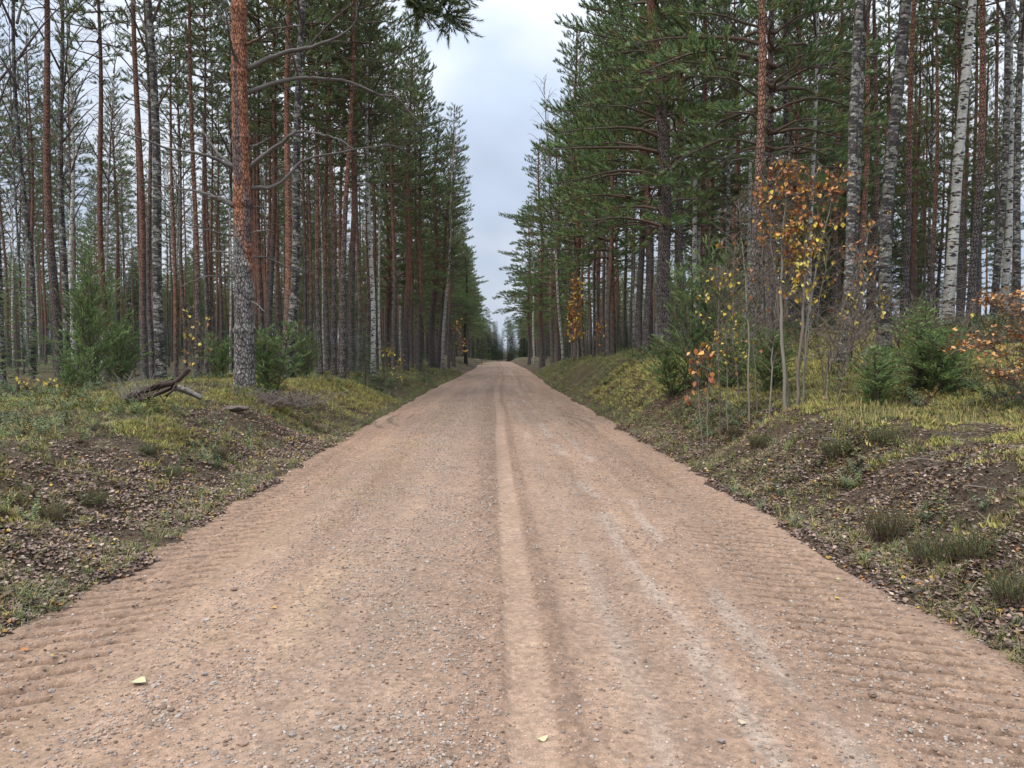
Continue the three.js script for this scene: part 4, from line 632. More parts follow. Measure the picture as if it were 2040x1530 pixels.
sapling('sapling', 'brown sapling with yellow leaves low and orange leaves high, middle stem of the clump', 'sapling', base(1590, 10.3), [
  { pts: stemPts(10.3, 1588, 800, 1598, 640, 1606, 480, 1622, 350), th: 0.025, twigs: 36, from: 0.35, reach: 0.62, col: BROWNSTEM }, { pts: stemPts(10.4, 1600, 800, 1612, 620, 1650, 430, 1668, 360), th: 0.014, twigs: 22, from: 0.4, reach: 0.5, col: GREYSTEM }],
  { seed: 302, more: [[130, ORC, row([320, 500]), 0.055], [130, YEC, row([430, 690]), 0.055]], leaves: [[170, ORANGE, row([320, 490]), 0.064], [110, YELLOW, row([440, 660]), 0.064], [18, ORANGE, row([470, 640]), 0.070]] });
sapling('sapling', 'thin leaning sapling with scattered yellow leaves before the thick dark birch', 'sapling', base(1640, 10.8), [
  { pts: stemPts(10.8, 1638, 800, 1660, 680, 1700, 560, 1740, 440), th: 0.013, twigs: 20, from: 0.3, reach: 0.6, col: BROWNSTEM }, { pts: stemPts(11, 1660, 800, 1690, 700, 1745, 620, 1775, 600), th: 0.012, twigs: 14, from: 0.4, reach: 0.5, col: BROWNSTEM }],
  { seed: 303, more: [[60, ORC, row([360, 560]), 0.055], [70, YEC, row([500, 720]), 0.055]], leaves: [[30, YELLOW, row([480, 720]), 0.064], [18, ORANGE, row([380, 560]), 0.064]] });
sapling('sapling', 'thin sapling with a tuft of pale yellow leaves beside the tall dark juniper', 'sapling', base(1437, 11.2), [
  { pts: stemPts(11.2, 1437, 790, 1432, 690, 1433, 590, 1440, 555), th: 0.012, twigs: 24, from: 0.4, reach: 0.65, col: BROWNSTEM }, { pts: stemPts(11.1, 1450, 790, 1448, 720, 1446, 660), th: 0.009, twigs: 12, from: 0.3, reach: 0.5, col: GREYSTEM }],
  { seed: 304, more: [[60, YEC, row([540, 720]), 0.055]], leaves: [[70, YELLOW, row([540, 720]), 0.064], [9, PEACH, row([640, 760]), 0.064]] });
sapling('shrub', 'small shrub with drooping orange brown leaves below the tall dark juniper', 'shrub', base(1395, 10.9), [
  { pts: stemPts(10.9, 1402, 790, 1390, 750, 1382, 715), th: 0.008, twigs: 12, from: 0.2, reach: 0.35 }, { pts: stemPts(10.9, 1410, 790, 1412, 750, 1420, 690), th: 0.008, twigs: 12, from: 0.2, reach: 0.35 }],
  { seed: 305, leaves: [[60, ORANGE.concat(PEACH), row([680, 800]), 0.090]] });
sapling('sapling', 'bare grey sapling left of the orange leaved clump, two crooked stems', 'sapling', base(1497, 10.9), [
  { pts: stemPts(10.9, 1494, 780, 1490, 640, 1480, 480, 1470, 400), th: 0.013, twigs: 22, from: 0.25, reach: 0.75, col: GREYSTEM }, { pts: stemPts(11, 1510, 780, 1502, 660, 1520, 520, 1510, 440), th: 0.011, twigs: 22, from: 0.25, reach: 0.75, col: BROWNSTEM }, { pts: stemPts(10.8, 1535, 790, 1538, 700, 1550, 560), th: 0.014, twigs: 14, from: 0.3, reach: 0.7, col: GREYSTEM }],
  { seed: 306, leaves: [[16, ORANGE, row([400, 700]), 0.070]] });
sapling('sapling', 'bare twiggy sapling right of the clump, leaning over the low juniper', 'sapling', base(1672, 9.8), [
  { pts: stemPts(9.8, 1670, 800, 1684, 720, 1705, 650), th: 0.010, twigs: 18, from: 0.2, reach: 0.7, col: BROWNSTEM }, { pts: stemPts(9.9, 1648, 800, 1655, 720, 1690, 640), th: 0.009, twigs: 14, from: 0.3, reach: 0.6, col: GREYSTEM }], { seed: 307 });
sapling('sapling', 'thicket of bare grey twigs behind the orange leaved saplings', 'sapling', base(1600, 12.2), [0, 1, 2, 3, 4, 5, 6].map((k) => ({ pts: stemPts(12.2 + 0.2 * (k % 3), 1475 + 42 * k, 780, 1470 + 42 * k + (k % 2 ? 14 : -10), 650, 1465 + 44 * k + (k % 3) * 14, 470 + 30 * (k % 4)), th: 0.010, twigs: 20, from: 0.2, reach: 0.75, col: k % 2 ? GREYSTEM : BROWNSTEM })), { seed: 321, more: [[80, ORC, row([340, 560]), 0.055], [60, YEC, row([500, 720]), 0.05]], leaves: [[40, ORANGE.concat(YELLOW), row([480, 760]), 0.06]] });
sapling('sapling', 'bare brown twigs standing among the junipers near the right edge', 'sapling', base(1850, 10.6), [0, 1, 2, 3].map((k) => ({ pts: stemPts(10.6, 1730 + 62 * k, 770, 1725 + 66 * k, 690, 1715 + 70 * k, 600 + 20 * (k % 2)), th: 0.009, twigs: 18, from: 0.2, reach: 0.7, col: BROWNSTEM })), { seed: 322, leaves: [[30, YELLOW.concat(PEACH), row([590, 780]), 0.055]] });
sapling('shrub', 'beech like shrub with flat tiers of peach coloured leaves at the right edge', 'shrub', base(2030, 8.6), [
  { pts: stemPts(8.6, 2035, 820, 2010, 720, 1960, 690, 1890, 705), th: 0.010, twigs: 20, from: 0.25, reach: 0.42, rise: -0.5 }, { pts: stemPts(8.5, 2060, 820, 2040, 680, 2010, 620, 1975, 612), th: 0.010, twigs: 18, from: 0.3, reach: 0.4, rise: -0.5 }, { pts: stemPts(8.4, 2050, 820, 2030, 770, 1990, 755), th: 0.008, twigs: 18, from: 0.2, reach: 0.4, rise: -0.4 }, { pts: stemPts(8.6, 2075, 820, 2060, 700, 2040, 590), th: 0.010, twigs: 18, from: 0.4, reach: 0.4, rise: -0.4 }],
  { seed: 308, flat: true, more: [[560, PEC, row([560, 830]), 0.045]], leaves: [[300, PEACH, row([560, 800]), 0.05]] });
sapling('sapling', 'far slender sapling full of orange yellow leaves among pines on the right', 'sapling', base(1152, 38), [
  { pts: stemPts(38, 1152, 700, 1150, 640, 1149, 560), th: 0.03, twigs: 60, from: 0.25, reach: 0.85 }, { pts: stemPts(38.5, 1140, 700, 1138, 660, 1137, 610), th: 0.02, twigs: 30, from: 0.3, reach: 0.7 }], { seed: 309, more: [[320, ORC.concat(YEC), () => true, 0.13]], leaves: [[170, ORANGE.concat(YELLOW), () => true, 0.16]] });
sapling('sapling', 'small far sapling with orange leaves on the right bank between thin pines', 'sapling', base(1196, 36), [{ pts: stemPts(36, 1196, 700, 1195, 670, 1196, 640), th: 0.015, twigs: 26, from: 0.2, reach: 0.6 }], { seed: 310, leaves: [[45, ORANGE.concat(YELLOW), () => true, 0.13]] });
sapling('sapling', 'thin sapling with sparse yellow leaves left of the big near pine', 'sapling', base(385, 16.5), [{ pts: stemPts(16.5, 385, 760, 382, 690, 372, 615), th: 0.010, twigs: 22, from: 0.2, reach: 0.55 }, { pts: stemPts(16.6, 398, 760, 400, 700, 405, 650), th: 0.008, twigs: 16, from: 0.2, reach: 0.5 }], { seed: 311, leaves: [[52, YELLOW.concat(PEACH), row([600, 760]), 0.085]] });
sapling('shrub', 'low shrub with bright yellow leaves under the spruce at the left edge', 'shrub', base(70, 14.5), [{ pts: stemPts(14.5, 55, 790, 52, 770), th: 0.006, twigs: 10, from: 0.2, reach: 0.4 }, { pts: stemPts(14.4, 100, 790, 105, 775), th: 0.006, twigs: 10, from: 0.2, reach: 0.4 }, { pts: stemPts(14.4, 130, 795, 137, 780), th: 0.006, twigs: 10, from: 0.2, reach: 0.35 }], { seed: 312, leaves: [[60, YELLOW, () => true, 0.085]] });
sapling('sapling', 'yellow leaved sapling far off on the left before the dark slim spruce', 'sapling', base(915, 56), [{ pts: stemPts(56, 915, 730, 914, 690, 913, 640), th: 0.02, twigs: 40, from: 0.3, reach: 1.1 }], { seed: 313, leaves: [[90, YELLOW.concat(ORANGE), () => true, 0.17]] });
sapling('shrub', 'yellowing shrub beside the young spruce right of the clean white birch', 'shrub', base(775, 26), [{ pts: stemPts(26, 770, 740, 768, 715, 772, 700), th: 0.01, twigs: 24, from: 0.2, reach: 0.6 }, { pts: stemPts(26, 790, 740, 792, 720), th: 0.01, twigs: 16, from: 0.2, reach: 0.5 }], { seed: 314, leaves: [[80, YELLOW, () => true, 0.09]] });

// ------------------------------------------------------------------ fallen wood
{
  const d = 11.8, at = (px, py, dz = 0) => V(...pix(px, py, d + dz)), foot = base(320, d), g = thing('fallen_root', 'upturned dark root with broken prongs lying on the left bank', 'fallen root', foot), off = V(...foot), r = rng(61);
  const limb = (name, pts, r0, r1, col, lump = 0.3) => { const m = new MB(), ps = smoothPath(pts.map((p) => p.clone().sub(off)), 22); m.tube(ps, (t, j, k) => lerp(r0, r1, t) * (1 + lump * (noise(j * 1.7, k * 0.5, 8) - 0.5) * 2), 9, (t, a) => { const v = 0.6 + 0.8 * noise(t * 14, a * 2, 4); return col.map((q) => q * v); }, { cap: [0.2, 0.14, 0.1] }); part(g, name, m.geo(true), M.plain); };
  const dk = [0.055, 0.036, 0.029], gr = [0.19, 0.17, 0.15];
  limb('stem', [at(245, 803), at(290, 778), at(335, 765), at(355, 758), at(366, 745), at(377, 734)], 0.05, 0.035, dk); limb('prong', [at(352, 760), at(358, 748), at(354, 738)], 0.03, 0.008, dk);
  limb('prong', [at(345, 772, 0.15), at(368, 777, 0.2), at(402, 793, 0.25)], 0.05, 0.04, gr); limb('prong', [at(260, 800, -0.15), at(300, 790, -0.2), at(340, 772, -0.1)], 0.035, 0.02, dk); limb('prong', [at(280, 798, 0.2), at(325, 780, 0.25), at(350, 768, 0.1)], 0.03, 0.03, dk);
  limb('prong', [at(330, 790, -0.1), at(343, 778, -0.12), at(352, 762, -0.05)], 0.02, 0.012, dk); limb('prong', [at(362, 752), at(348, 735), at(366, 738)], 0.012, 0.005, dk);
  for (let k = 0; k < 9; k++) { const q = r(), x0 = lerp(275, 362, q), y0 = lerp(788, 748, q); limb('prong', [at(x0, y0, (r() - 0.5) * 0.2), at(x0 - 15 - 30 * r(), y0 + 8 + 8 * r(), (r() - 0.5) * 0.5), at(x0 - 30 + 40 * (r() - 0.5), 797 + 4 * r(), (r() - 0.5) * 0.5)], 0.012 + 0.012 * r(), 0.004, dk); }
  const m = new MB(); for (let k = 0; k < 44; k++) { const a = at(238 + 60 * r(), 800 - 14 * r(), (r() - 0.5) * 0.6).sub(off), b = a.clone().add(V((r() - 0.6) * 0.7, r() * 0.42, (r() - 0.5) * 0.4)); m.tube([a, a.clone().lerp(b, 0.5).add(V(0, 0.05, 0)), b], (t) => lerp(0.006, 0.0025, t), 4, [0.2, 0.17, 0.15]); } part(g, 'twigs', m.geo(), M.plain);
}
{
  const d = 12.6, foot = base(470, d), g = thing('bark_slab', 'flat weathered slab of wood lying on moss at the crest of the left bank', 'wood slab', [foot[0], foot[1] + 0.05, foot[2]]), m = new MB();
  m.tube(smoothPath([V(-0.22, 0.0, 0), V(-0.08, 0.045, 0), V(0.06, 0.05, 0.03), V(0.19, 0.06, 0.02)], 9), (t, j, k, a) => (0.05 + 0.03 * Math.sin(t * 3.1)) * (0.55 + 0.75 * noise(j * 1.9, k * 1.3 + t * 5, 5)), 11, (t, a) => { const v = 0.7 + 0.6 * noise(t * 9, a * 2, 3); return [0.13 * v, 0.10 * v, 0.085 * v]; }, { cap: true }); const sl = part(g, 'slab', m.geo(true), M.plain); sl.scale.set(1.1, 0.6, 1.2);
}
{
  const foot = base(530, 14.2), g = thing('brush_pile', 'low heap of dry grey twigs beside the foot of the big near pine', 'brush pile', foot), r = rng(88), m = new MB();
  for (let k = 0; k < 150; k++) { const a = V((r() - 0.5) * 1.7, r() * 0.05, (r() - 0.5) * 0.7), ang = r() * 6.28, L = 0.3 + 0.5 * r(), b = a.clone().add(V(Math.cos(ang) * L, 0.1 + 0.22 * r(), Math.sin(ang) * L * 0.5)), c = b.clone().add(V(Math.cos(ang) * L * 0.5, -0.12 - 0.1 * r(), Math.sin(ang) * L * 0.3)); m.tube([a, b, c], (t) => lerp(0.008, 0.003, t), 4, [0.15, 0.12, 0.10]); } part(g, 'twigs', m.geo(), M.plain);
}
// ------------------------------------------------------------------ verge plants
function heather(seed, h, w, n, c1, c2) { const r = rng(seed), m = new MB(); for (let k = 0; k < n; k++) { const a = r() * 6.28, q = Math.sqrt(r()) * w * 0.35, p = V(Math.cos(a) * q, -0.02, Math.sin(a) * q), L = h * (0.5 + 0.6 * r()), d = V(Math.cos(a) * (0.15 + 0.9 * q / w) + (r() - 0.5) * 0.4, 1, Math.sin(a) * (0.15 + 0.9 * q / w) + (r() - 0.5) * 0.4).normalize(), e = p.clone().addScaledVector(d, L); m.tube([p, p.clone().lerp(e, 0.5).add(V((r() - 0.5) * 0.02, 0, 0)), e], (t) => lerp(0.003, 0.0012, t), 3, [0.14, 0.095, 0.07]); for (let s = 0.3; s < 1; s += 0.035) { const pp = p.clone().lerp(e, s); tuft(m, r, pp.x, pp.y, pp.z, d.x, d.y, d.z, { n: 3, len: 0.022, w: 0.0022, open: 1.1, shoot: 0.012, c1, c2, brown: 0.2, tone: 1 }); } } return m.geo(); }
function grassTuft(seed, h, n, c1, c2, spread = 1) { const r = rng(seed), m = new MB(); for (let k = 0; k < n; k++) { const a = r() * 6.28, L = h * (0.5 + 0.7 * r()), f = spread * (0.25 + 0.9 * r()), c = mixc(c1, c2, r()), p0 = V((r() - 0.5) * 0.05, -0.01, (r() - 0.5) * 0.05), ca = Math.cos(a), sa = Math.sin(a), w = 0.0024 + 0.0015 * r(); let prev = null; for (let i = 0; i <= 3; i++) { const q = i / 3, x = p0.x + ca * L * f * q * q * 0.8, z = p0.z + sa * L * f * q * q * 0.8, y = p0.y + L * (q - 0.3 * f * q * q), ww = w * (1 - q * 0.85), i1 = m.v(x - sa * ww, y, z + ca * ww, ca, 0.4, sa, c), i2 = m.v(x + sa * ww, y, z - ca * ww, ca, 0.4, sa, c); if (prev) m.i.push(prev[0], prev[1], i1, i1, prev[1], i2); prev = [i1, i2]; } } return m.geo(true); }
const HEATHER = [heather(1, 0.28, 0.35, 110, [0.10, 0.12, 0.055], [0.13, 0.11, 0.06]), heather(2, 0.22, 0.4, 110, [0.085, 0.125, 0.05], [0.12, 0.13, 0.06]), heather(3, 0.16, 0.3, 60, [0.13, 0.10, 0.06], [0.10, 0.11, 0.05])];
const TUFT = [grassTuft(1, 0.16, 34, [0.13, 0.19, 0.10], [0.20, 0.25, 0.13]), grassTuft(2, 0.2, 30, [0.13, 0.20, 0.06], [0.22, 0.26, 0.09]), grassTuft(3, 0.17, 40, [0.32, 0.27, 0.13], [0.22, 0.22, 0.08])];
const single = (name, cat, label, px, py, geo, s, m = M.leaf, group) => { const q = V(...pix(px, py, 5)).sub(CAM); let d = 2.5; for (; d < 40; d += 0.03) { const k = d / 5; if (CAM.y + q.y * k < ground(CAM.x + q.x * k, -d)) break; } const x = q.x * d / 5, o = new THREE.Mesh(geo, m); o.position.set(x, ground(x, -d), -d); o.scale.set(s, s, s); o.rotation.y = px; o.name = numbered(name); o.castShadow = o.receiveShadow = true; scene.add(o); return tag(o, label, cat, group); };
single('heather', 'heather', 'tall brown tipped heather bush on the right bank, uphill one', 1765, 1075, HEATHER[0], 0.95); single('heather', 'heather', 'wide green heather bush lower on the right bank, left half', 1862, 1120, HEATHER[1], 0.85); single('heather', 'heather', 'wide green heather bush lower on the right bank, right half', 1935, 1110, HEATHER[1], 0.8);
single('heather', 'heather', 'green heather cut by the right edge of the view', 2030, 1205, HEATHER[1], 0.85); single('heather', 'heather', 'heather cushion in the grass above the right bank, left one', 1665, 910, HEATHER[1], 0.8); single('heather', 'heather', 'heather cushion in the grass above the right bank, right one', 1760, 885, HEATHER[1], 0.85); single('heather', 'heather', 'small olive heather beside the right verge grass', 1515, 890, HEATHER[1], 0.8); single('heather', 'heather', 'reddish brown heather on the right verge beyond the grass', 1460, 870, HEATHER[2], 0.8);
single('heather', 'heather', 'dark heather clump low on the left bank', 185, 1010, HEATHER[1], 0.62); single('heather', 'heather', 'brown heather clump low on the left bank, left of the dark one', 100, 1040, HEATHER[0], 0.55); single('heather', 'heather', 'small heather high on the left bank face', 300, 905, HEATHER[1], 0.6); single('heather', 'heather', 'brown heather near the road edge in the middle of the left bank', 440, 915, HEATHER[0], 0.6); single('heather', 'heather', 'green sprig of heather in the middle of the left bank', 345, 950, HEATHER[1], 0.5);
single('grass_tuft', 'grass tuft', 'blue green grass tuft at the right road edge, farthest of three', 1465, 985, TUFT[0], 1); single('grass_tuft', 'grass tuft', 'blue green grass tuft at the right road edge, middle of three', 1515, 1015, TUFT[0], 0.9); single('grass_tuft', 'grass tuft', 'blue green grass tuft at the right road edge, nearest of three', 1580, 1050, TUFT[0], 0.9); single('grass_tuft', 'grass tuft', 'grass tuft with one long blade at the right road edge', 1722, 1130, TUFT[1], 0.75); single('grass_tuft', 'grass tuft', 'grey green grass tuft on leaf litter above the right road edge', 1555, 985, TUFT[0], 0.95); single('grass_tuft', 'grass tuft', 'grey green tuft between the two heather bushes on the right bank', 1840, 1025, TUFT[0], 0.8);
single('grass_tuft', 'grass tuft', 'light green tuft on the face of the left bank', 300, 980, TUFT[1], 0.6); single('grass_tuft', 'grass tuft', 'green grass tuft at the lower left corner of the bank', 40, 1245, TUFT[1], 0.55); single('grass_tuft', 'grass tuft', 'thin grass tuft beside leaf litter near the left road edge', 180, 1150, TUFT[1], 0.5); single('grass_tuft', 'grass tuft', 'dry pale grass tuft below the orange brown shrub on the right bank', 1560, 840, TUFT[2], 0.9);
single('grass_tuft', 'grass tuft', 'tall dry grass at the foot of the grey footed pine on the left', 800, 757, TUFT[2], 3); single('grass_tuft', 'grass tuft', 'dry straw coloured grass further along the left verge', 830, 752, TUFT[2], 2.6);
// ------------------------------------------------------------------ ground cover in its thousands
function scatter(name, label, geo, m, count, seed, pick, colors, tilt = 0.25) {
  const r = rng(seed), o = new THREE.InstancedMesh(geo, m, count), m4 = new THREE.Matrix4(), e = new THREE.Euler(), q = new THREE.Quaternion(), c = new THREE.Color(); let n = 0, tries = 0;
  while (n < count && tries++ < count * 25) { const s = pick(r); if (!s) continue; e.set((r() - 0.5) * 2 * tilt, r() * 6.283, (r() - 0.5) * 2 * tilt); m4.compose(V(s[0], s[1], s[2]), q.setFromEuler(e), s[4] ?? V(s[3], s[3], s[3])); o.setMatrixAt(n, m4); if (colors) { const k = colors[Math.floor(r() * r() * colors.length * 0 + r() * colors.length)], v = 0.7 + 0.6 * r(); c.setRGB(k[0] * v, k[1] * v, k[2] * v); o.setColorAt(n, c); } n++; }
  o.count = n; o.name = numbered(name); o.castShadow = o.receiveShadow = true; scene.add(o); return tag(o, label, null, null, 'stuff');
}
const verge = (r, d0, d1, t0, t1, pow = 1) => { const d = lerp(d0, d1, Math.pow(r(), pow)), s = r() < 0.5 ? -1 : 1, t = lerp(t0, t1, r()), x = roadX(d) + s * (EDGE + t); return [x, -d, t, d, s]; };
const inView = (x, z) => x * x < z * z * 0.58 && -z > 2.5;
for (let g = 0; g < 4; g++) scatter('leaf_litter', 'brown fallen leaves strewn over the verges', LEAVES[g], M.tint, 14000, 700 + g, (r) => { const [x, z, t, d] = verge(r, 3, 17, -0.12, 4.2, 1.3); if (!inView(x, z)) return; const dens = fbm(x * 1.1, z * 1.1, 301, 3) + 0.28 * (1 - sm(t, 0, 1.6)) - 0.25 * mossAmount(x, z) - 0.02 * Math.max(0, d - 9); if (r() > (0.1 + 0.9 * sm(dens, 0.4, 0.68)) * lerp(1, 0.3, sm(t, 0.7, 2.0))) return; return [x, ground(x, z) + 0.004 + 0.012 * r(), z, 0.019 + 0.022 * r()]; }, LITTER.concat(LITTER.slice(0, 6), LITTER.slice(0, 6), LITTER.slice(1, 5)), 0.5);
const mossGeo = (() => { const r = rng(9), m = new MB(); for (let k = 0; k < 26; k++) { const a = r() * 6.28, q = Math.sqrt(r()) * 0.045, v = 0.7 + 0.6 * r(); m.blade(Math.cos(a) * q, -0.004, Math.sin(a) * q, (r() - 0.5) * 1.4, 0.8, (r() - 0.5) * 1.4, Math.cos(a + 1), 0, Math.sin(a + 1), 0.018 + 0.016 * r(), 0.004, [v, v, v], [v * 1.5, v * 1.5, v * 1.3]); } return m.geo(); })();
M.tintV = std({ side: THREE.DoubleSide });
scatter('moss', 'yellow green moss cushions on the banks', mossGeo, M.tintV, 40000, 801, (r) => { const [x, z, t, d] = verge(r, 3.2, 24, 0.3, 6, 1.2); if (!inView(x, z)) return; if (r() > mossAmount(x, z) * 1.1) return; return [x, ground(x, z), z, (0.8 + 1.1 * r()) * (1 + d * 0.03)]; }, [[0.26, 0.235, 0.07], [0.22, 0.21, 0.07], [0.31, 0.27, 0.085], [0.17, 0.175, 0.06], [0.22, 0.17, 0.075], [0.2, 0.14, 0.08]]);
for (let g = 0; g < 3; g++) scatter('grass', 'short autumn grass growing along the verges', grassTuft(20 + g, 0.11, 12, [0.75, 0.75, 0.75], [1.2, 1.2, 1.1], 1.4), M.tintV, 15000, 820 + g, (r) => { const [x, z, t, d] = verge(r, 3, 60, -0.02, 5, 1.7); if (!inView(x, z)) return; const near = fbm(x * 0.8, z * 0.8, 333, 3); if (r() > sm(near + 0.16 * sm(d, 8, 22) + 0.12 * (1 - sm(t, 0, 0.5)) + 0.1 * sm(t, 1.2, 2.2) + (x > 0 ? 0.07 : -0.09 * sm(t, 0.2, 0.6) * (1 - sm(t, 1.7, 2.3))), 0.42, 0.66)) return; return [x, ground(x, z), z, (0.45 + 0.9 * r() * r()) * (1 + 0.012 * d)]; }, [[0.14, 0.17, 0.06], [0.19, 0.21, 0.075], [0.30, 0.26, 0.10], [0.16, 0.20, 0.10], [0.34, 0.28, 0.14], [0.24, 0.25, 0.08]]);
const sprigGeo = (() => { const r = rng(19), m = new MB(); for (let k = 0; k < 9; k++) { const a = r() * 6.28, L = 0.06 + 0.09 * r(), d = V(Math.cos(a) * 0.6, 1, Math.sin(a) * 0.6).normalize(); m.blade(0, 0, 0, d.x, d.y, d.z, -d.z, 0, d.x, L, 0.0015, [0.6, 0.4, 0.3]); for (let s = 0.3; s <= 1; s += 0.14) { const b = r() * 6.28; m.blade(d.x * L * s, d.y * L * s, d.z * L * s, Math.cos(b), 0.35, Math.sin(b), -Math.sin(b), 0, Math.cos(b), 0.018, 0.006, [1, 1, 1]); } } return m.geo(); })();
scatter('berry_sprigs', 'small leafy berry shrubs and seedlings covering the forest floor', sprigGeo, M.tintV, 12000, 840, (r) => { const [x, z, t, d] = verge(r, 4, 45, 0.6, 9, 1.2); if (!inView(x, z)) return; if (r() > sm(fbm(x * 0.9, z * 0.9, 344, 3) + 0.14 * sm(t, 2.5, 5) - 0.06 - (x < 0 && t < 2.1 ? 0.09 : 0), 0.45, 0.66)) return; return [x, ground(x, z), z, (0.7 + 0.8 * r()) * (1 + 0.015 * d)]; }, [[0.09, 0.14, 0.055], [0.13, 0.18, 0.09], [0.16, 0.19, 0.06], [0.22, 0.15, 0.05], [0.11, 0.15, 0.085]]);
const stickGeo = (() => { const m = new MB(); m.tube([V(-0.5, 0, 0), V(-0.1, 0.02, 0.04), V(0.5, 0, 0)], (t) => lerp(0.014, 0.007, t), 4, [1, 1, 1]); m.tube([V(0.0, 0.01, 0.02), V(0.22, 0.02, 0.2)], 0.006, 3, [1, 1, 1]); return m.geo(); })();
scatter('dead_twigs', 'dead twigs fallen on the verges', stickGeo, M.tint, 2600, 850, (r) => { const [x, z] = verge(r, 3, 22, 0.02, 6, 1.3); if (!inView(x, z)) return; return [x, ground(x, z) + 0.008, z, 0.08 + 0.35 * r() * r()]; }, [[0.15, 0.11, 0.085], [0.22, 0.19, 0.16], [0.09, 0.065, 0.05]], 0.12);
const spikeGeo = (() => { const m = new MB(); m.tube([V(0, 0, 0), V(0.003, 0.05, 0), V(0.002, 0.06, 0.001), V(0, 0.10, 0)], (t, j, k) => [0.0015, 0.0018, 0.005, 0.0025][k], 5, [1, 1, 1]); for (let k = 0; k < 6; k++) m.blade(0, 0.004, 0, Math.cos(k), 0.5, Math.sin(k), -Math.sin(k), 0, Math.cos(k), 0.05, 0.004, [0.45, 0.7, 0.25]); return m.geo(); })();
scatter('clubmoss', 'patch of clubmoss with pale yellow spikes on the right bank', spikeGeo, M.tintV, 420, 860, (r) => { const px = r() < 0.6 ? lerp(1660, 1800, r()) : lerp(1820, 1960, r()), d = 8.0 + 2.0 * r() * (0.5 + 0.5 * r()), p = base(px, d); if (fbm(p[0] * 2, p[2] * 2, 351, 3) < 0.5) return; return [p[0], p[1], p[2], 0.7 + 0.6 * r()]; }, [[0.34, 0.27, 0.11], [0.42, 0.34, 0.15], [0.26, 0.22, 0.08], [0.2,0.2,0.07]], 0.15);
const chaffGeo = (() => { const r = rng(29), m = new MB(); for (let k = 0; k < 16; k++) { const a = r() * 6.28, b = r() * 6.28, q = Math.sqrt(r()) * 0.09, v = 0.55 + 0.9 * r(); m.blade(Math.cos(a) * q, 0.003 + 0.01 * r(), Math.sin(a) * q, Math.cos(b), (r() - 0.3) * 0.5, Math.sin(b), -Math.sin(b), 0, Math.cos(b), 0.02 + 0.05 * r(), 0.0022 + 0.002 * r(), [v, v, v]); } return m.geo(); })();
scatter('needle_litter', 'dry needles and straw lying on the brown soil of the verges', chaffGeo, M.tintV, 13000, 870, (r) => { const [x, z] = verge(r, 3, 20, 0, 4.5, 1.3); if (!inView(x, z)) return; return [x, ground(x, z), z, 0.6 + 0.8 * r()]; }, [[0.2, 0.14, 0.09], [0.28, 0.21, 0.125], [0.14, 0.095, 0.065], [0.22, 0.2, 0.09], [0.12, 0.11, 0.05]], 0.15);
// needles and bare ground: leaves big enough to pick out, each one
{
  const floor = scene.getObjectByName('forest_floor'), r = rng(900); let n = 0, tries = 0;
  while (n < 260 && tries++ < 9000) { const [x, z, t, d] = verge(r, 3.2, 8.5, -0.05, 2.6, 1.2); if (!inView(x, z) || fbm(x * 1.1, z * 1.1, 301, 3) < 0.42) continue; const o = part(floor, 'leaf', LEAVES[n % 4], litterMats[Math.floor(r() * (r() < 0.75 ? 7 : 9))]), s = 0.032 + 0.022 * r(); o.position.set(x, ground(x, z) + 0.016 + 0.012 * r(), z); o.scale.set(s, s, s); o.rotation.set((r() - 0.5) * 0.8, r() * 6.28, (r() - 0.5) * 0.8); n++; }
}
// ------------------------------------------------------------------ gravel and leaves on the road
function stoneGeo(seed) { const g = new THREE.IcosahedronGeometry(1, 1), p = g.attributes.position; for (let k = 0; k < p.count; k++) { const x = p.getX(k), y = p.getY(k), z = p.getZ(k), f = 0.72 + 0.5 * hash(Math.round(x * 50), Math.round(y * 50) + seed * 97, Math.round(z * 50)) ; p.setXYZ(k, x * f, y * f * 0.72, z * f * 1.15); } g.computeVertexNormals(); return g; }
const STONES = [0, 1, 2].map(stoneGeo), GRAVEL = [[0.33, 0.24, 0.175], [0.34, 0.28, 0.235], [0.30, 0.20, 0.145], [0.36, 0.25, 0.178], [0.25, 0.215, 0.19], [0.19, 0.13, 0.096], [0.38, 0.33, 0.285]];
const onRoad = (r, far) => { const d = lerp(2.7, far, Math.pow(r(), 1.7)), u = lerp(-2.72, 2.72, r()), lane = 0.22 + 0.75 * streak(u, -1.65, -0.1, 0.2) + 0.35 * streak(u, 1.0, 2.1, 0.3) - 0.2 * streak(u, 0.05, 0.25, 0.03) + 0.35 * streak(u, -0.24, 0.04, 0.05), clump = sm(fbm(u * 2.2, d * 1.4, 401, 3), 0.36, 0.64); if (r() > lane * (0.35 + 0.9 * clump)) return null; return [...roadAt(u, d), d]; };
STONES.forEach((g, i) => scatter('gravel', 'gravel strewn loosely over the dirt road', g, M.stone, 24000, 900 + i, (r) => { const p = onRoad(r, 26); if (!p || !inView(p[0], p[2])) return; const s = (0.0022 + 0.0062 * Math.pow(r(), 2.4)) * (1 + 0.02 * p[3]); return [p[0], p[1] + s * 0.25, p[2], s]; }, GRAVEL, 0.6));
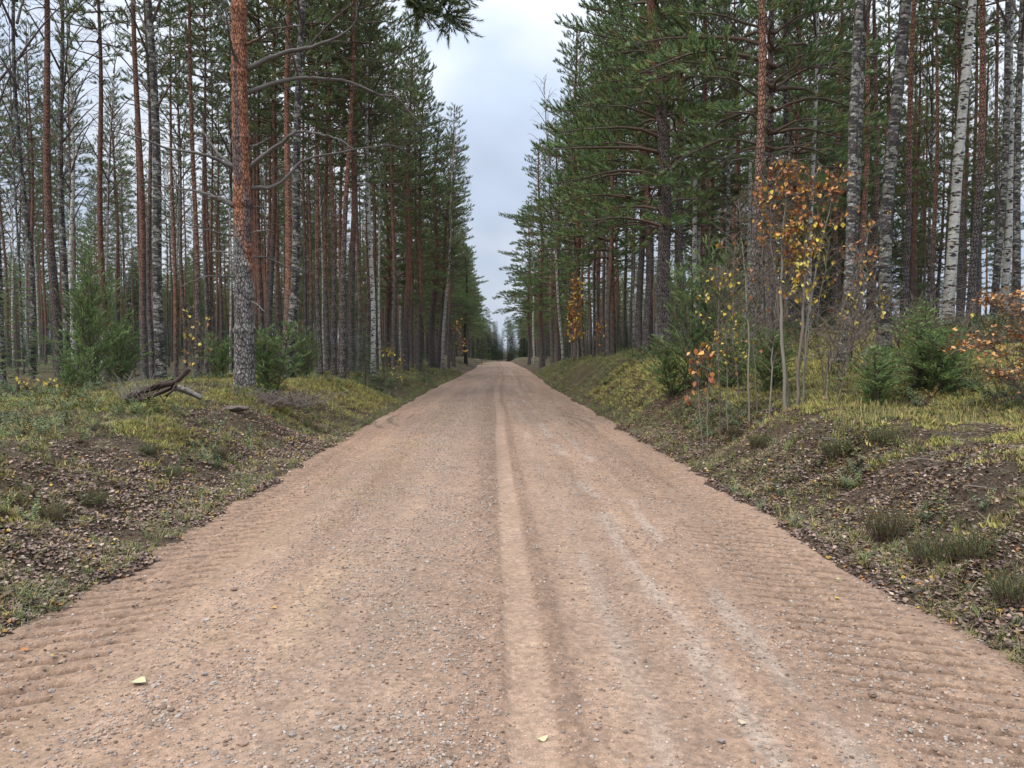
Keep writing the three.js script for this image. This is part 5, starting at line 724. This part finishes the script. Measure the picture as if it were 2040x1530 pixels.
{
  const mats = GRAVEL.map((c) => paint(c, 0.95)), r = rng(910);
  for (let n = 0; n < 150;) { const p = onRoad(r, 9); if (!p || !inView(p[0], p[2])) continue; const o = part(road, 'stone', STONES[n % 3], mats[Math.floor(r() * 7)]), s = 0.008 + 0.009 * r() * r() + p[3] * 0.0007; o.position.set(p[0], p[1] + s * 0.3, p[2]); o.scale.set(s, s * 0.85, s * 1.1); o.rotation.set((r() - 0.5) * 0.6, r() * 6.28, (r() - 0.5) * 0.6); n++; }
}
{
  const spot = (px, py) => { const q = V(...pix(px, py, 5)).sub(CAM), d = 5 * (CAM.y - 0.03) / -q.y, u = q.x * d / 5; return [u, d]; };
  const lay = (px, py, m, s, label, cat = 'leaf') => { const [u, d] = spot(px, py), o = new THREE.Mesh(LEAVES[px === 262 ? 0 : Math.abs(px) % 4], m); o.position.set(...roadAt(u, d)); o.position.y += 0.012; o.scale.set(s, s, s); o.rotation.set(-0.15, px * 0.7, 0.12); o.name = numbered('fallen_leaf'); o.castShadow = true; scene.add(o); tag(o, label, cat); };
  lay(262, 1357, paint([0.46, 0.43, 0.25]), 0.085, 'large pale yellow leaf lying on the dirt at lower left of the road'); lay(108, 1302, YELLOW[2], 0.045, 'small yellow leaf on the ribbed tyre prints at lower left'); lay(543, 1215, PEACH[2], 0.04, 'small tan leaf alone on the left gravel lane'); lay(1071, 1477, paint([0.55, 0.45, 0.26]), 0.045, 'cream leaf on the smooth wheel track at the bottom of the road');
  lay(1476, 1449, paint([0.5, 0.4, 0.28]), 0.05, 'pale tan leaf on the right half of the road near the bottom'); lay(1664, 1191, YELLOW[2], 0.04, 'orange yellow leaf on the ribbed prints at right'); lay(1661, 1151, paint([0.40, 0.42, 0.20]), 0.045, 'greenish leaf near the right road edge'); lay(40, 1290, PEACH[1], 0.05, 'pinkish leaf beside the left road edge at the bottom'); lay(1750, 1128, YELLOW[2], 0.05, 'yellow leaf at the foot of the long bladed grass by the right edge'); lay(1690, 1119, paint([0.36, 0.2, 0.06]), 0.06, 'brown orange leaf at the right road edge before the grass tuft');
}
renderer.render(scene, camera);
